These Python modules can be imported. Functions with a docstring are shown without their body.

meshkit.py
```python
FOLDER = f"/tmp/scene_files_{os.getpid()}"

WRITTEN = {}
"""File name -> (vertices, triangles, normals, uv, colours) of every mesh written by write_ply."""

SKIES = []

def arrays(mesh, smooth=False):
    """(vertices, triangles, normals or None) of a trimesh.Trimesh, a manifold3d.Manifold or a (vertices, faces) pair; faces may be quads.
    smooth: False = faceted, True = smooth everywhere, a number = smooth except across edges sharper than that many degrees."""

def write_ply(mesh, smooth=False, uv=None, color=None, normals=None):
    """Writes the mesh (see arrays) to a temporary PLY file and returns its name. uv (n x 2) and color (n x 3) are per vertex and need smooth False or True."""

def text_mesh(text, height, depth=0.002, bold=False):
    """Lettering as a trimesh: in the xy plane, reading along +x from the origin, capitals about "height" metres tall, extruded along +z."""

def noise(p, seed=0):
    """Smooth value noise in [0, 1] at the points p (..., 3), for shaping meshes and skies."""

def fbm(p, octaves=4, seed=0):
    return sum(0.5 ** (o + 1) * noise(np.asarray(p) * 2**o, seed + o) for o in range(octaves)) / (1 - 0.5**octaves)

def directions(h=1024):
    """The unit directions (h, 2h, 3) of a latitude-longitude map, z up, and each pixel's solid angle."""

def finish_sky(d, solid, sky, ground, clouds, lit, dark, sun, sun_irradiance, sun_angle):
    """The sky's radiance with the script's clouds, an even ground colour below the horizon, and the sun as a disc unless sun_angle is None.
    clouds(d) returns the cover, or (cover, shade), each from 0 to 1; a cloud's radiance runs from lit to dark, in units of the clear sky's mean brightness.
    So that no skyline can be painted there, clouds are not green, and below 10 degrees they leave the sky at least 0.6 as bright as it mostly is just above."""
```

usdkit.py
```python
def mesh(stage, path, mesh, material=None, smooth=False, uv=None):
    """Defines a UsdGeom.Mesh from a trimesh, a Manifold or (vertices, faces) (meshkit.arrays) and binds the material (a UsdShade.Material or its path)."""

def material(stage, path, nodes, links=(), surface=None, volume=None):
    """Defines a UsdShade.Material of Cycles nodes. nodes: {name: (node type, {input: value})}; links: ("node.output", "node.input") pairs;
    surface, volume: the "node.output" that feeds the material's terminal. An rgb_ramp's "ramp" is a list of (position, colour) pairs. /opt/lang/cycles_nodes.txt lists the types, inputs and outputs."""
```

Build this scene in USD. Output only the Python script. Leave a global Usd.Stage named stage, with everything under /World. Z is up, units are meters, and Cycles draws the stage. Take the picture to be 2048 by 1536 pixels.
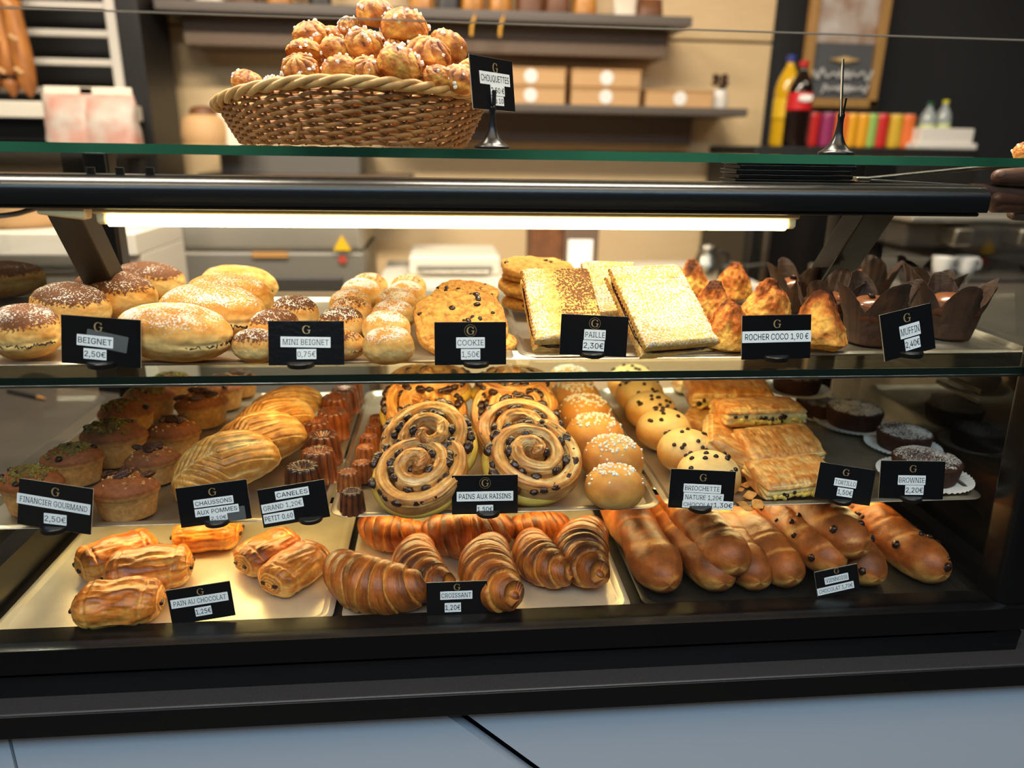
import math, random, glob
import numpy as np, trimesh, usdkit, meshkit
from pxr import Usd, UsdGeom, UsdLux, Gf, Sdf, UsdShade, Vt

stage = Usd.Stage.CreateInMemory()
UsdGeom.SetStageUpAxis(stage, UsdGeom.Tokens.z)
UsdGeom.SetStageMetersPerUnit(stage, 1.0)
UsdGeom.Xform.Define(stage, '/World')
EYE = 1.45                      # the photographer's eye above the floor; z below is measured from the eye
PI = math.pi

# ---------------------------------------------------------------- camera
FPX, CX, CY = 1480.0, 1024.0, 768.0
PITCH, YAW, ROLL = math.radians(17.9), math.radians(5.5), math.radians(0.98)
_f = np.array([math.sin(YAW) * math.cos(PITCH), math.cos(YAW) * math.cos(PITCH), -math.sin(PITCH)])
_r = np.array([math.cos(YAW), -math.sin(YAW), 0.0])
_u = np.cross(_r, _f)
_r, _u = _r * math.cos(ROLL) + _u * math.sin(ROLL), -_r * math.sin(ROLL) + _u * math.cos(ROLL)
cam = UsdGeom.Camera.Define(stage, '/World/camera')
cm = np.eye(4); cm[:3, 0], cm[:3, 1], cm[:3, 2], cm[:3, 3] = _r, _u, -_f, (0, 0, EYE)
cam.AddTransformOp().Set(Gf.Matrix4d(*cm.T.flatten().tolist()))
cam.CreateHorizontalApertureAttr(36.0); cam.CreateVerticalApertureAttr(27.0)
cam.CreateFocalLengthAttr(36.0 * FPX / 2048)
cam.CreateClippingRangeAttr(Gf.Vec2f(0.05, 60))
cam.CreateFStopAttr(2.3); cam.CreateFocusDistanceAttr(0.93)
cam.CreateExposureAttr(0.0)

# ---------------------------------------------------------------- light: daylight through the open shop front, ceiling lamps
dome = UsdLux.DomeLight.Define(stage, '/World/daylight')
dome.CreateColorAttr(Gf.Vec3f(0.62, 0.78, 1.0)); dome.CreateIntensityAttr(0.05)
TUBE_COLOR, TUBE_POWER = (1.0, 0.74, 0.32), 15.5
SHELF_COLOR, SHELF_POWER = (1.0, 0.715, 0.28), 31.0
MID_COLOR, MID_POWER = (1.0, 0.74, 0.34), 32.0
def ceiling_light(path, x, y, w, d, power, color=(1.0, 0.86, 0.68)):
    l = UsdLux.RectLight.Define(stage, path)
    l.CreateWidthAttr(w); l.CreateHeightAttr(d); l.CreateIntensityAttr(power); l.CreateColorAttr(Gf.Vec3f(*color))
    l.AddTranslateOp().Set(Gf.Vec3d(x, y, 2.78))
for i, (x, y, p) in enumerate([(-1.0, 1.45, 92.0), (0.4, 1.45, 92.0), (1.9, 1.8, 16.0)]):
    ceiling_light(f'/World/ceiling_lamp_glow_{i+1:03d}', x, y, 0.9, 0.25, p)
ceiling_light('/World/warm_panel_glow', 0.0, -0.1, 2.8, 1.2, 3.4, (1.0, 0.80, 0.56))
for i, x in enumerate([-1.3, 0.0, 1.3]):                    # cool ceiling panels over the customers
    ceiling_light(f'/World/shop_panel_glow_{i+1:03d}', x, -1.0, 1.3, 0.7, 8.0, (0.48, 0.74, 1.0))

# ---------------------------------------------------------------- helpers
def S(r, g, b):
    c = np.array([r, g, b], float) / 255
    return np.where(c < 0.04045, c / 12.92, ((c + 0.055) / 1.055) ** 2.4)
def ray(px, py): return _f + _r * (px - CX) / FPX - _u * (py - CY) / FPX
def onz(px, py, z):
    d = ray(px, py); return d * (z / d[2])
def ony(px, py, y):
    d = ray(px, py); return d * (y / d[1])
def onx(px, py, x):
    d = ray(px, py); return d * (x / d[0])
def project(P):
    P = np.atleast_2d(P); z = P @ _f
    return np.stack([CX + FPX * (P @ _r) / z, CY - FPX * (P @ _u) / z], 1)
def rot(rx=0, ry=0, rz=0):
    a, b, c = np.radians([rx, ry, rz])
    X = np.array([[1, 0, 0], [0, math.cos(a), -math.sin(a)], [0, math.sin(a), math.cos(a)]])
    Y = np.array([[math.cos(b), 0, math.sin(b)], [0, 1, 0], [-math.sin(b), 0, math.cos(b)]])
    Z = np.array([[math.cos(c), -math.sin(c), 0], [math.sin(c), math.cos(c), 0], [0, 0, 1]])
    return Z @ Y @ X
def lerp(a, b, t):
    t = np.asarray(t)[..., None]; return np.asarray(a) * (1 - t) + np.asarray(b) * t
def sstep(x, a, b):
    t = np.clip((np.asarray(x, float) - a) / (b - a), 0, 1); return t * t * (3 - 2 * t)
fbm = meshkit.fbm
def nz(p, scale, seed=0, octv=3): return fbm(np.asarray(p) * scale + 17.3 * (seed % 97), octv, seed)
def rng_of(seed): return np.random.default_rng(seed)

_used = {}
def numbered(parent, name):
    k = (parent, name); n = _used.get(k, 0); _used[k] = n + 1
    return f'{parent}/{name}' + (f'_{n:03d}' if n else '')
def tag(prim, label=None, cat=None, group=None, kind=None):
    for k, v in (('label', label), ('category', cat), ('group', group), ('kind', kind)):
        if v: prim.SetCustomDataByKey(k, v)
def xf(name, loc=(0, 0, 0), R=np.eye(3), s=1.0, parent='/World'):
    x = UsdGeom.Xform.Define(stage, numbered(parent, name))
    m = np.eye(4); m[:3, :3] = R * s; m[:3, 3] = loc
    x.AddTransformOp().Set(Gf.Matrix4d(*m.T.flatten().tolist()))
    return x.GetPrim()
def obj(name, mesh, mat, parent='/World', attrs=None, smooth=True, label=None, kind=None, cat=None, group=None):
    p = parent if isinstance(parent, str) else str(parent.GetPath())
    path = numbered(p, name)
    m = usdkit.mesh(stage, path, mesh, M[mat] if isinstance(mat, str) else mat, smooth)
    api = UsdGeom.PrimvarsAPI(m)
    for k, v in (attrs or {}).items():
        v = np.asarray(v, np.float32)
        if v.ndim == 2: api.CreatePrimvar(k, Sdf.ValueTypeNames.Color3fArray, 'vertex').Set(Vt.Vec3fArray.FromNumpy(v))
        else: api.CreatePrimvar(k, Sdf.ValueTypeNames.FloatArray, 'vertex').Set(Vt.FloatArray.FromNumpy(v))
    tag(m.GetPrim(), label, cat, group, kind)
    return m.GetPrim()
cat = trimesh.util.concatenate
def box(c, size, R=None):
    b = trimesh.creation.box(size)
    if R is not None: b.vertices = b.vertices @ R.T
    b.apply_translation(c); return b
def rbox(c, size, r=0.004, R=None, seg=3):
    """a box with rounded edges (hull of eight little spheres)"""
    s = np.asarray(size) / 2; r = min(r, *(s * 0.99))
    q = trimesh.creation.icosphere(subdivisions=seg - 1, radius=r).vertices
    pts = np.vstack([q + (s - r) * np.array(k) for k in np.ndindex(2, 2, 2) for k in [np.array(k) * 2 - 1]])
    h = trimesh.convex.convex_hull(pts)
    if R is not None: h.vertices = h.vertices @ R.T
    h.apply_translation(c); return h
def W(p): return np.asarray(p, float) + (0, 0, EYE)          # eye-relative to world
def wbox(lo, hi, r=0.0):
    """box between two corners given relative to the eye"""
    lo, hi = W(lo), W(hi); c, s = (lo + hi) / 2, np.abs(hi - lo)
    return rbox(c, s, r, seg=2) if r else box(c, s)
def bar(a, b, w, h, up=(0, 0, 1), r=0.003):
    """a bar of section w x h from a to b (world)"""
    a, b = np.asarray(a, float), np.asarray(b, float); d = b - a; L = np.linalg.norm(d); d /= L
    s = np.cross(d, up); s /= np.linalg.norm(s); t = np.cross(s, d)
    return rbox((a + b) / 2, (L, w, h), r, np.stack([d, s, t], 1), seg=2)
def grid(P, wrap=True, cap0=True, cap1=True):
    """mesh of a grid of points P[n, m, 3]; rows closed around if wrap, ends closed by a fan"""
    n, m = P.shape[:2]; V = P.reshape(-1, 3); F = []
    i = np.arange(n - 1)[:, None] * m; j = np.arange(m if wrap else m - 1)[None]; k = (j + 1) % m
    F = np.concatenate([np.stack([i + j, i + k, i + m + k], -1).reshape(-1, 3), np.stack([i + j, i + m + k, i + m + j], -1).reshape(-1, 3)])
    ex = []
    for on, row, flip in ((cap0, 0, True), (cap1, n - 1, False)):
        if on:
            c = len(V) + len(ex); ex.append(P[row].mean(0)); j = np.arange(m); q = np.stack([row * m + j, row * m + (j + 1) % m, np.full(m, c)], 1)
            F = np.vstack([F, q[:, ::-1] if flip else q])
    if ex: V = np.vstack([V, ex])
    return V, F
def fix(V, F):
    """outward winding"""
    t = trimesh.Trimesh(V, F, process=False)
    return (V, F[:, ::-1]) if t.volume < 0 else (V, F)
def tube(path, r, m=8, closed=False, flat=1.0):
    """round tube along a path; r number or array; flat squashes it sideways"""
    P = np.asarray(path, float); n = len(P); r = np.broadcast_to(r, n)
    T = np.roll(P, -1, 0) - np.roll(P, 1, 0) if closed else np.gradient(P, axis=0)
    T /= np.linalg.norm(T, axis=1, keepdims=True)
    up = np.array([0, 0, 1.0]); Sd = np.cross(T, up); l = np.linalg.norm(Sd, axis=1, keepdims=True)
    Sd = np.where(l > 1e-3, Sd / np.maximum(l, 1e-9), [1, 0, 0]); N = np.cross(Sd, T)
    a = np.linspace(0, 2 * PI, m, endpoint=False)
    G = P[:, None] + r[:, None, None] * (flat * np.cos(a)[None, :, None] * Sd[:, None] + np.sin(a)[None, :, None] * N[:, None])
    if closed: G = np.concatenate([G, G[:1]])
    return fix(*grid(G, True, not closed, not closed))
def lathe(prof, m=48, ang=None):
    p = np.asarray(prof, float); a = np.linspace(0, 2 * PI, m, endpoint=False)
    G = np.stack([p[:, :1] * np.cos(a), p[:, :1] * np.sin(a), np.repeat(p[:, 1:2], m, 1)], -1)
    return fix(*grid(G))
def spl(pts, n):
    """smooth resampling of a polyline of control points"""
    from scipy.interpolate import PchipInterpolator
    p = np.asarray(pts, float); t = np.r_[0, np.cumsum(np.linalg.norm(np.diff(p, axis=0), axis=1))]
    return PchipInterpolator(t, p)(np.linspace(0, t[-1], n))
_ico = {}
def ico(n):
    if n not in _ico: s = trimesh.creation.icosphere(subdivisions=n); _ico[n] = (np.array(s.vertices), np.array(s.faces))
    return _ico[n]
def tm(m):
    return m if isinstance(m, trimesh.Trimesh) else trimesh.Trimesh(m[0], m[1], process=False)
def chunks(n, seed, size, pts, nrm=None, lo=0.7, hi=1.3, sub=1, lump=0.35, flat=1.0):
    """little irregular lumps at pts, one mesh"""
    g = rng_of(seed); v, f = ico(sub); out, fs, k = [], [], 0
    for i in range(n):
        q = v * (1 + lump * (g.random((len(v), 1)) - 0.5)) * size * g.uniform(lo, hi) * np.array([1, g.uniform(.7, 1), flat * g.uniform(.7, 1)])
        q = q @ rot(*g.uniform(0, 360, 3)).T if flat == 1.0 else q @ rot(g.uniform(-25, 25), g.uniform(-25, 25), g.uniform(0, 360)).T
        out.append(q + pts[i]); fs.append(f + k); k += len(v)
    return np.vstack(out), np.vstack(fs)
def one_chunk(seed, size, p, **k): return chunks(1, seed, size, [p], **k)

# ---------------------------------------------------------------- materials
M = {}
def mat(name, color, rough=0.5, metal=0.0, spec=0.5, noise=None, bump=None, coat=0.0, **more):
    """noise=(scale, other colour, detail), bump=(scale, distance)"""
    n = {'p': ('principled_bsdf', dict(base_color=tuple(map(float, color)), roughness=rough, metallic=metal, specular_ior_level=spec, coat_weight=coat, **more)), 't': ('texture_coordinate', {})}
    l = []
    if noise:
        n['n'] = ('noise_texture', dict(scale=float(noise[0]), detail=float(noise[2] if len(noise) > 2 else 4)))
        n['r'] = ('rgb_ramp', dict(ramp=[(0.3, tuple(map(float, color))), (0.7, tuple(map(float, noise[1])))]))
        vec = 't.object'
        if len(noise) > 3:
            n['m'] = ('mapping', dict(scale=noise[3])); l += [('t.object', 'm.vector')]; vec = 'm.vector'
        l += [(vec, 'n.vector'), ('n.fac', 'r.fac'), ('r.color', 'p.base_color')]
    if bump:
        n['bn'] = ('noise_texture', dict(scale=float(bump[0]), detail=4.0)); n['b'] = ('bump', dict(distance=float(bump[1]), strength=1.0))
        bv = 't.object'
        if len(bump) > 2:
            n['bm'] = ('mapping', dict(scale=bump[2])); l += [('t.object', 'bm.vector')]; bv = 'bm.vector'
        l += [(bv, 'bn.vector'), ('bn.fac', 'b.height'), ('b.normal', 'p.normal')]
    M[name] = usdkit.material(stage, f'/World/Looks/{name}', n, l, surface='p.BSDF')
def pastry(name, rough=0.5, mottle=0.35, mscale=70, bump=0.0006, bscale=300, spec=0.4, dust=(0.86, 0.80, 0.72), dscale=650, cocoa=(0.09, 0.03, 0.012), cscale=420, coat=0.0, stretch=None, soft=0.12):
    """crust whose colour comes from the mesh (primvar col), flecked; primvars dust and cocoa say where sugar and cocoa powder lie"""
    n = {'t': ('texture_coordinate', {}), 'c': ('attribute', dict(attribute='col')), 'da': ('attribute', dict(attribute='dust')), 'ca': ('attribute', dict(attribute='cocoa')),
         'n1': ('noise_texture', dict(scale=float(mscale), detail=6.0, roughness=0.6)), 'mr': ('map_range', dict(from_min=0.3, from_max=0.7, to_min=1 - mottle, to_max=1 + mottle)),
         'mu': ('vector_math', dict(math_type='scale')),
         'n2': ('noise_texture', dict(scale=float(dscale), detail=3.0)), 'n3': ('noise_texture', dict(scale=float(cscale), detail=3.0)),
         'ds': ('math', dict(math_type='add')), 'dr': ('map_range', dict(range_type='smoothstep', from_min=0.98 - soft, from_max=0.98 + soft, to_min=0.0, to_max=1.0)),
         'cs': ('math', dict(math_type='add')), 'cr': ('map_range', dict(range_type='smoothstep', from_min=0.98 - soft, from_max=0.98 + soft, to_min=0.0, to_max=1.0)),
         'm1': ('mix_color', dict(b=cocoa)), 'm2': ('mix_color', dict(b=dust)),
         'n4': ('noise_texture', dict(scale=float(bscale), detail=5.0, roughness=0.65)), 'b': ('bump', dict(distance=float(bump), strength=1.0)),
         'p': ('principled_bsdf', dict(roughness=rough, specular_ior_level=spec, coat_weight=coat, coat_roughness=0.25))}
    l = [('n1.fac', 'mr.value'), ('c.color', 'mu.vector1'), ('mr.result', 'mu.scale'), ('n2.fac', 'ds.value1'), ('da.fac', 'ds.value2'), ('ds.value', 'dr.value'),
         ('n3.fac', 'cs.value1'), ('ca.fac', 'cs.value2'), ('cs.value', 'cr.value'), ('mu.vector', 'm1.a'), ('cr.result', 'm1.fac'), ('m1.result', 'm2.a'), ('dr.result', 'm2.fac'),
         ('m2.result', 'p.base_color'), ('n4.fac', 'b.height'), ('b.normal', 'p.normal')]
    for k in ('n2', 'n3', 'n4'): l.append(('t.object', f'{k}.vector'))
    if stretch:
        n['st'] = ('mapping', dict(scale=stretch)); l += [('t.object', 'st.vector'), ('st.vector', 'n1.vector')]
    else: l.append(('t.object', 'n1.vector'))
    M[name] = usdkit.material(stage, f'/World/Looks/{name}', n, l, surface='p.BSDF')
def pane(name, tint, refl=0.05, rough=0.0, ior=1.45):
    M[name] = usdkit.material(stage, f'/World/Looks/{name}', {'t': ('transparent_bsdf', dict(color=tint)), 'g': ('glossy_bsdf', dict(color=(1, 1, 1), roughness=rough)), 'f': ('fresnel', dict(IOR=ior)), 'q': ('geometry', {}), 'i': ('math', dict(math_type='subtract', value1=1.0)), 'u': ('math', dict(math_type='multiply')), 'x': ('mix_closure', {})},
                              [('q.backfacing', 'i.value2'), ('f.fac', 'u.value1'), ('i.value', 'u.value2'), ('u.value', 'x.fac'), ('t.BSDF', 'x.closure1'), ('g.BSDF', 'x.closure2')], surface='x.closure')
def glow(name, color, strength):
    M[name] = usdkit.material(stage, f'/World/Looks/{name}', {'e': ('emission', dict(color=color, strength=float(strength)))}, surface='e.emission')

pane('clear_glass', (0.97, 0.98, 0.975)); pane('shelf_glass', (0.93, 0.97, 0.95))
mat('glass_edge_dark', S(22, 34, 28), 0.2)
mat('glass_edge', S(54, 116, 86), 0.15, noise=(4, S(18, 52, 40)), transmission_weight=0.0)
mat('black_metal', S(18, 18, 19), 0.27, spec=0.6, bump=(900, 0.00006))
mat('black_frame', S(12, 12, 13), 0.28, spec=0.4)
mat('brushed_black', S(40, 36, 30), 0.42, noise=(40, S(20, 18, 16), 3, (1, 60, 60)))
mat('strut_metal', S(46, 39, 31), 0.45, 0.3)
mat('steel', S(190, 184, 172), 0.3, 1.0, noise=(30, S(150, 140, 124), 4, (1, 14, 14)), bump=(60, 0.00012, (1, 25, 25)))
mat('tray_metal', S(192, 184, 170), 0.37, 0.85, noise=(18, S(160, 150, 132), 5), bump=(80, 0.00015, (2, 14, 14)))
mat('tray_satin', S(236, 228, 206), 0.36, 0.55, noise=(14, S(214, 202, 176), 5), bump=(60, 0.0001, (14, 2, 14)))
mat('counter_top', S(48, 46, 47), 0.36, noise=(400, S(60, 58, 58), 2), spec=0.5)
mat('counter_edge', S(10, 9, 9), 0.4)
mat('counter_panel', S(205, 208, 212), 0.28)
mat('counter_gap', S(4, 4, 5), 0.9, spec=0.1)
mat('lamp_housing', S(225, 200, 150), 0.4)
glow('lamp_tube', TUBE_COLOR, TUBE_POWER); glow('shelf_lamp_tube', SHELF_COLOR, SHELF_POWER); glow('mid_lamp_tube', MID_COLOR, MID_POWER)
mat('cable', S(150, 140, 130), 0.5)
mat('card', S(14, 14, 17), 0.24, spec=0.5, bump=(260, 0.00012))
mat('card_glare', S(16, 17, 20), 0.2, spec=0.6, bump=(190, 0.0005))
mat('card_core', S(200, 190, 170), 0.7)
mat('gold', S(214, 182, 128), 0.35, 0.6)
mat('paper_strip', S(244, 248, 250), 0.35)
mat('tape', S(95, 98, 100), 0.15, spec=0.8)
mat('ink', S(28, 28, 32), 0.6)
mat('puck', S(18, 18, 20), 0.3)
pastry('crust'); pastry('crust_shiny', rough=0.28, spec=0.55, coat=0.25, bump=0.0005)
pastry('flaky', rough=0.33, spec=0.5, mottle=0.3, mscale=90, bump=0.0007, bscale=180, coat=0.15)
pastry('dough', rough=0.5, mottle=0.14, mscale=45, bump=0.00025, bscale=420)
pastry('crumbly', rough=0.75, mottle=0.32, mscale=140, bump=0.0012, bscale=330, spec=0.25)
pastry('bread', rough=0.42, mottle=0.3, mscale=60, bump=0.0007, bscale=260)
pastry('dusted', cocoa=(.15, .052, .018), dscale=430, soft=0.08, cscale=260, rough=0.75, mottle=0.2, mscale=90, bump=0.0004, bscale=500, spec=0.25)
pastry('sugared_slice', rough=.75, mottle=.3, mscale=120, bump=.0012, bscale=360, spec=.2, dscale=360, soft=.05, dust=(.78, .72, .62), cocoa=(.20, .075, .025), cscale=300)
pastry('croissant_crust', rough=.36, spec=.4, mottle=.35, mscale=80, bump=.0006, bscale=200, coat=.05)
pastry('caramel', rough=0.22, mottle=0.4, mscale=60, bump=0.0004, bscale=350, spec=0.6, coat=0.4)
pastry('sponge', rough=0.62, mottle=0.3, mscale=170, bump=0.0006, bscale=420, spec=0.3)
mat('chocolate', S(44, 22, 15), 0.3, spec=0.5, bump=(300, 0.0004))
mat('raisin', S(50, 22, 18), 0.3, spec=0.6, bump=(420, 0.0009), coat=0.3)
mat('pearl_sugar', S(245, 240, 230), 0.45, spec=0.5, subsurface_weight=0.2, subsurface_scale=0.002)
mat('cocoa_filling', S(30, 12, 8), 0.4)
mat('jam', S(52, 14, 22), 0.15, coat=0.5)
mat('custard', S(224, 190, 84), 0.4)
mat('pistachio', S(128, 112, 38), 0.65, noise=(90, S(88, 60, 22)))
mat('pecan', S(88, 48, 28), 0.42, noise=(160, S(44, 22, 14)), bump=(260, 0.0012, (3, 1, 1)))
mat('nut', S(206, 160, 98), 0.6, noise=(140, S(150, 92, 46)))
mat('muffin_paper', S(76, 47, 26), 0.7, noise=(45, S(44, 27, 16), 6), bump=(60, 0.0006, (1, 1, 5)))
mat('glaze', S(136, 78, 46), 0.25, coat=0.4)
mat('doily', S(240, 238, 234), 0.7)
mat('wicker', S(176, 126, 66), 0.5, noise=(60, S(128, 82, 38)), bump=(500, 0.0003, (4, 4, 1)))
mat('wicker_pale', S(206, 168, 106), 0.5, noise=(60, S(170, 124, 66)))
mat('wicker_stake', S(150, 104, 54), 0.55)

# ================================================================ the room
def structure(name, mesh, m, parent='/World', label=None): 
    p = obj(name, mesh, m, parent, smooth=False, label=label); tag(p, kind='structure'); return p
mat('floor_tile', S(70, 66, 62), 0.35, noise=(3, S(58, 54, 50)))
mat('ceiling_paint', S(226, 224, 218), 0.8)
mat('dark_wall', S(44, 44, 47), 0.6, noise=(2, S(38, 38, 40)))
mat('side_wall', S(150, 140, 126), 0.8)
mat('wood_panel', S(234, 206, 162), 0.5, noise=(7, S(225, 194, 147), 5, (1.2, 1, 22)))
mat('joint', S(120, 96, 64), 0.7)
mat('shelf_brown', S(104, 84, 68), 0.5); mat('shelf_edge', S(92, 84, 78), 0.4)
structure('floor', box((0, 0, -0.05), (6.8, 7.0, 0.1)), 'floor_tile')
structure('ceiling', box((0, 0, 2.85), (6.8, 7.0, 0.1)), 'ceiling_paint')
structure('wall_left', box((-3.35, 0, 1.4), (0.1, 7.0, 2.8)), 'side_wall')
structure('wall_right', box((3.35, 0, 1.4), (0.1, 7.0, 2.8)), 'dark_wall')
structure('wall_front', box((0, -3.45, 1.4), (6.6, 0.1, 2.8)), 'dark_wall')
WY = 3.3
wall = xf('wall_back'); tag(wall, kind='structure')
XL, XR = ony(262, 100, WY)[0], ony(1520, 300, WY)[0]
obj('backing', wbox((-3.3, WY + 0.03, -EYE), (3.3, WY + 0.1, 1.35)), 'dark_wall', wall, smooth=False)
for z0, z1 in ((-EYE, -0.62), (-0.62, 0.425), (0.43, 1.35)):
    obj('panel', wbox((XL, WY, z0 + 0.003), (XR, WY + 0.03, z1 - 0.003), 0.002), 'wood_panel', wall, smooth=False)
# wood-clad column strip at the left of the panels
def box_thing(name, label, cat, parts, group=None, bevel=0.004):
    """thing of boxes: parts = (name, lo, hi, material[, bevel]) relative to the eye"""
    lo = np.min([np.minimum(p[1], p[2]) for p in parts], 0); hi = np.max([np.maximum(p[1], p[2]) for p in parts], 0)
    o = W(((lo[0] + hi[0]) / 2, (lo[1] + hi[1]) / 2, lo[2])); t = xf(name, o); tag(t, label, cat, group)
    for p in parts:
        m = wbox(p[1], p[2], p[4] if len(p) > 4 else bevel); m.apply_translation(-o); obj(p[0], m, p[3], t, smooth=25)
    return t, o
def rect(x0, y0, x1, y1, Y):
    """eye-relative corners (x, z) of the patch that lies at depth Y behind these picture points"""
    a, b = ony(x0, y0, Y), ony(x1, y1, Y); return min(a[0], b[0]), max(a[0], b[0]), min(a[2], b[2]), max(a[2], b[2])

# wall shelves
a = ony(312, 20, 3.0); b = ony(1382, 42, 3.0)
zt = b[2] + 0.012
UPZ = zt
box_thing('wall_shelf', 'long dark wall shelf near the top edge, above the basket', 'shelf',
          [('board', (a[0], 2.98, zt - 0.035), (b[0], WY, zt), 'shelf_edge'), ('bracket_box', (a[0] + 0.06, 3.08, zt - 0.135), (b[0] - 0.06, WY, zt - 0.035), 'shelf_brown')])
a = ony(880, 222, 3.0); b = ony(1492, 224, 3.0); LOZ = b[2] + 0.012
box_thing('wall_shelf', 'short dark wall shelf carrying boxes with round white stickers', 'shelf',
          [('board', (a[0] - 0.3, 2.98, LOZ - 0.03), (b[0], WY, LOZ), 'shelf_edge'), ('bracket', (a[0] - 0.1, 3.22, LOZ - 0.14), (b[0] - 0.14, WY, LOZ - 0.03), 'shelf_brown')])
a = ony(398, 352, 3.0); b = ony(822, 358, 3.0); THZ = a[2] + 0.01
box_thing('wall_shelf', 'low brown wall shelf with a grey box, seen between glass top and black rail', 'shelf',
          [('board', (a[0], 2.98, THZ - 0.04), (b[0], WY, THZ), 'shelf_brown'), ('bracket', (a[0] + 0.1, 3.2, THZ - 0.1), (b[0] - 0.1, WY, THZ - 0.04), 'shelf_brown')])
mat('grey_box', S(104, 100, 94), 0.5); mat('grey_lid', S(86, 84, 80), 0.5)
x0, x1, z0, z1 = rect(442, 300, 722, 350, 3.05)
box_thing('storage_box', 'grey storage box standing on the low brown wall shelf', 'box', [('body', (x0, 3.02, THZ), (x1, 3.26, THZ + 0.09), 'grey_box'), ('lid', (x0 - .01, 3.01, THZ + 0.09), (x1 + .01, 3.27, THZ + 0.12), 'grey_lid')])

# goods on the upper wall shelf: only their lower ends show
g = rng_of(5)
mat('bag_gold', S(206, 142, 44), 0.35, noise=(20, S(160, 96, 26))); mat('bag_brown', S(120, 74, 40), 0.5, noise=(20, S(90, 52, 28))); mat('bag_black', S(34, 30, 28), 0.4)
mat('bag_white', S(226, 214, 196), 0.5); mat('jar_glass', S(150, 110, 60), 0.1, coat=0.5); mat('ribbon', S(220, 160, 50), 0.4)
goods = [(350, 'bag_brown', 'brown paper goods bag at the left end of the upper wall shelf'), (420, 'bag_white', 'white goods bag on the upper wall shelf, second from its left end'), (490, 'bag_brown', 'brown goods bag on the upper wall shelf, third from its left end'),
         (560, 'bag_gold', 'golden bag on the upper wall shelf behind the pile of chouquettes'), (640, 'bag_black', 'black goods bag on the upper wall shelf behind the pile of chouquettes'), (842, 'bag_gold', 'golden goods bag on the upper wall shelf just right of the topmost chouquette'), (897, 'bag_black', 'narrow black goods bag on the upper wall shelf above the basket'),
         (945, 'bag_gold', 'golden goods bag with a hanging yellow ribbon, left of the other'), (1000, 'bag_gold', 'golden goods bag with a hanging yellow ribbon, right of the other'), (1060, 'bag_brown', 'brown goods bag on the upper wall shelf above the chouquettes sign'), (1115, 'bag_brown', 'brown goods bag beside an orange one on the upper wall shelf'),
         (1170, 'bag_gold', 'orange goods bag near the right end of the upper wall shelf'), (1250, 'bag_white', 'white tub on a dark base near the right end of the upper wall shelf'), (1300, 'bag_brown', 'small brown box, last item on the upper wall shelf')]
def pouch(w, d, h, seed):
    n, m = 14, 28; a = np.linspace(0, 2 * PI, m, endpoint=False); rows = []
    for i in range(n):
        t = i / (n - 1); q = 1 - 0.75 * t ** 2.2; e = 0.55 + 0.3 * t
        x = np.sign(np.cos(a)) * np.abs(np.cos(a)) ** e * w / 2 * (1 - 0.04 * t); y = np.sign(np.sin(a)) * np.abs(np.sin(a)) ** e * d / 2 * q
        rows.append(np.stack([x, y, np.full(m, h * t)], 1))
    P = np.array(rows); P[..., :2] += 0.06 * w * (nz(P, 22, seed)[..., None] - 0.5)
    return fix(*grid(P))
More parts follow.
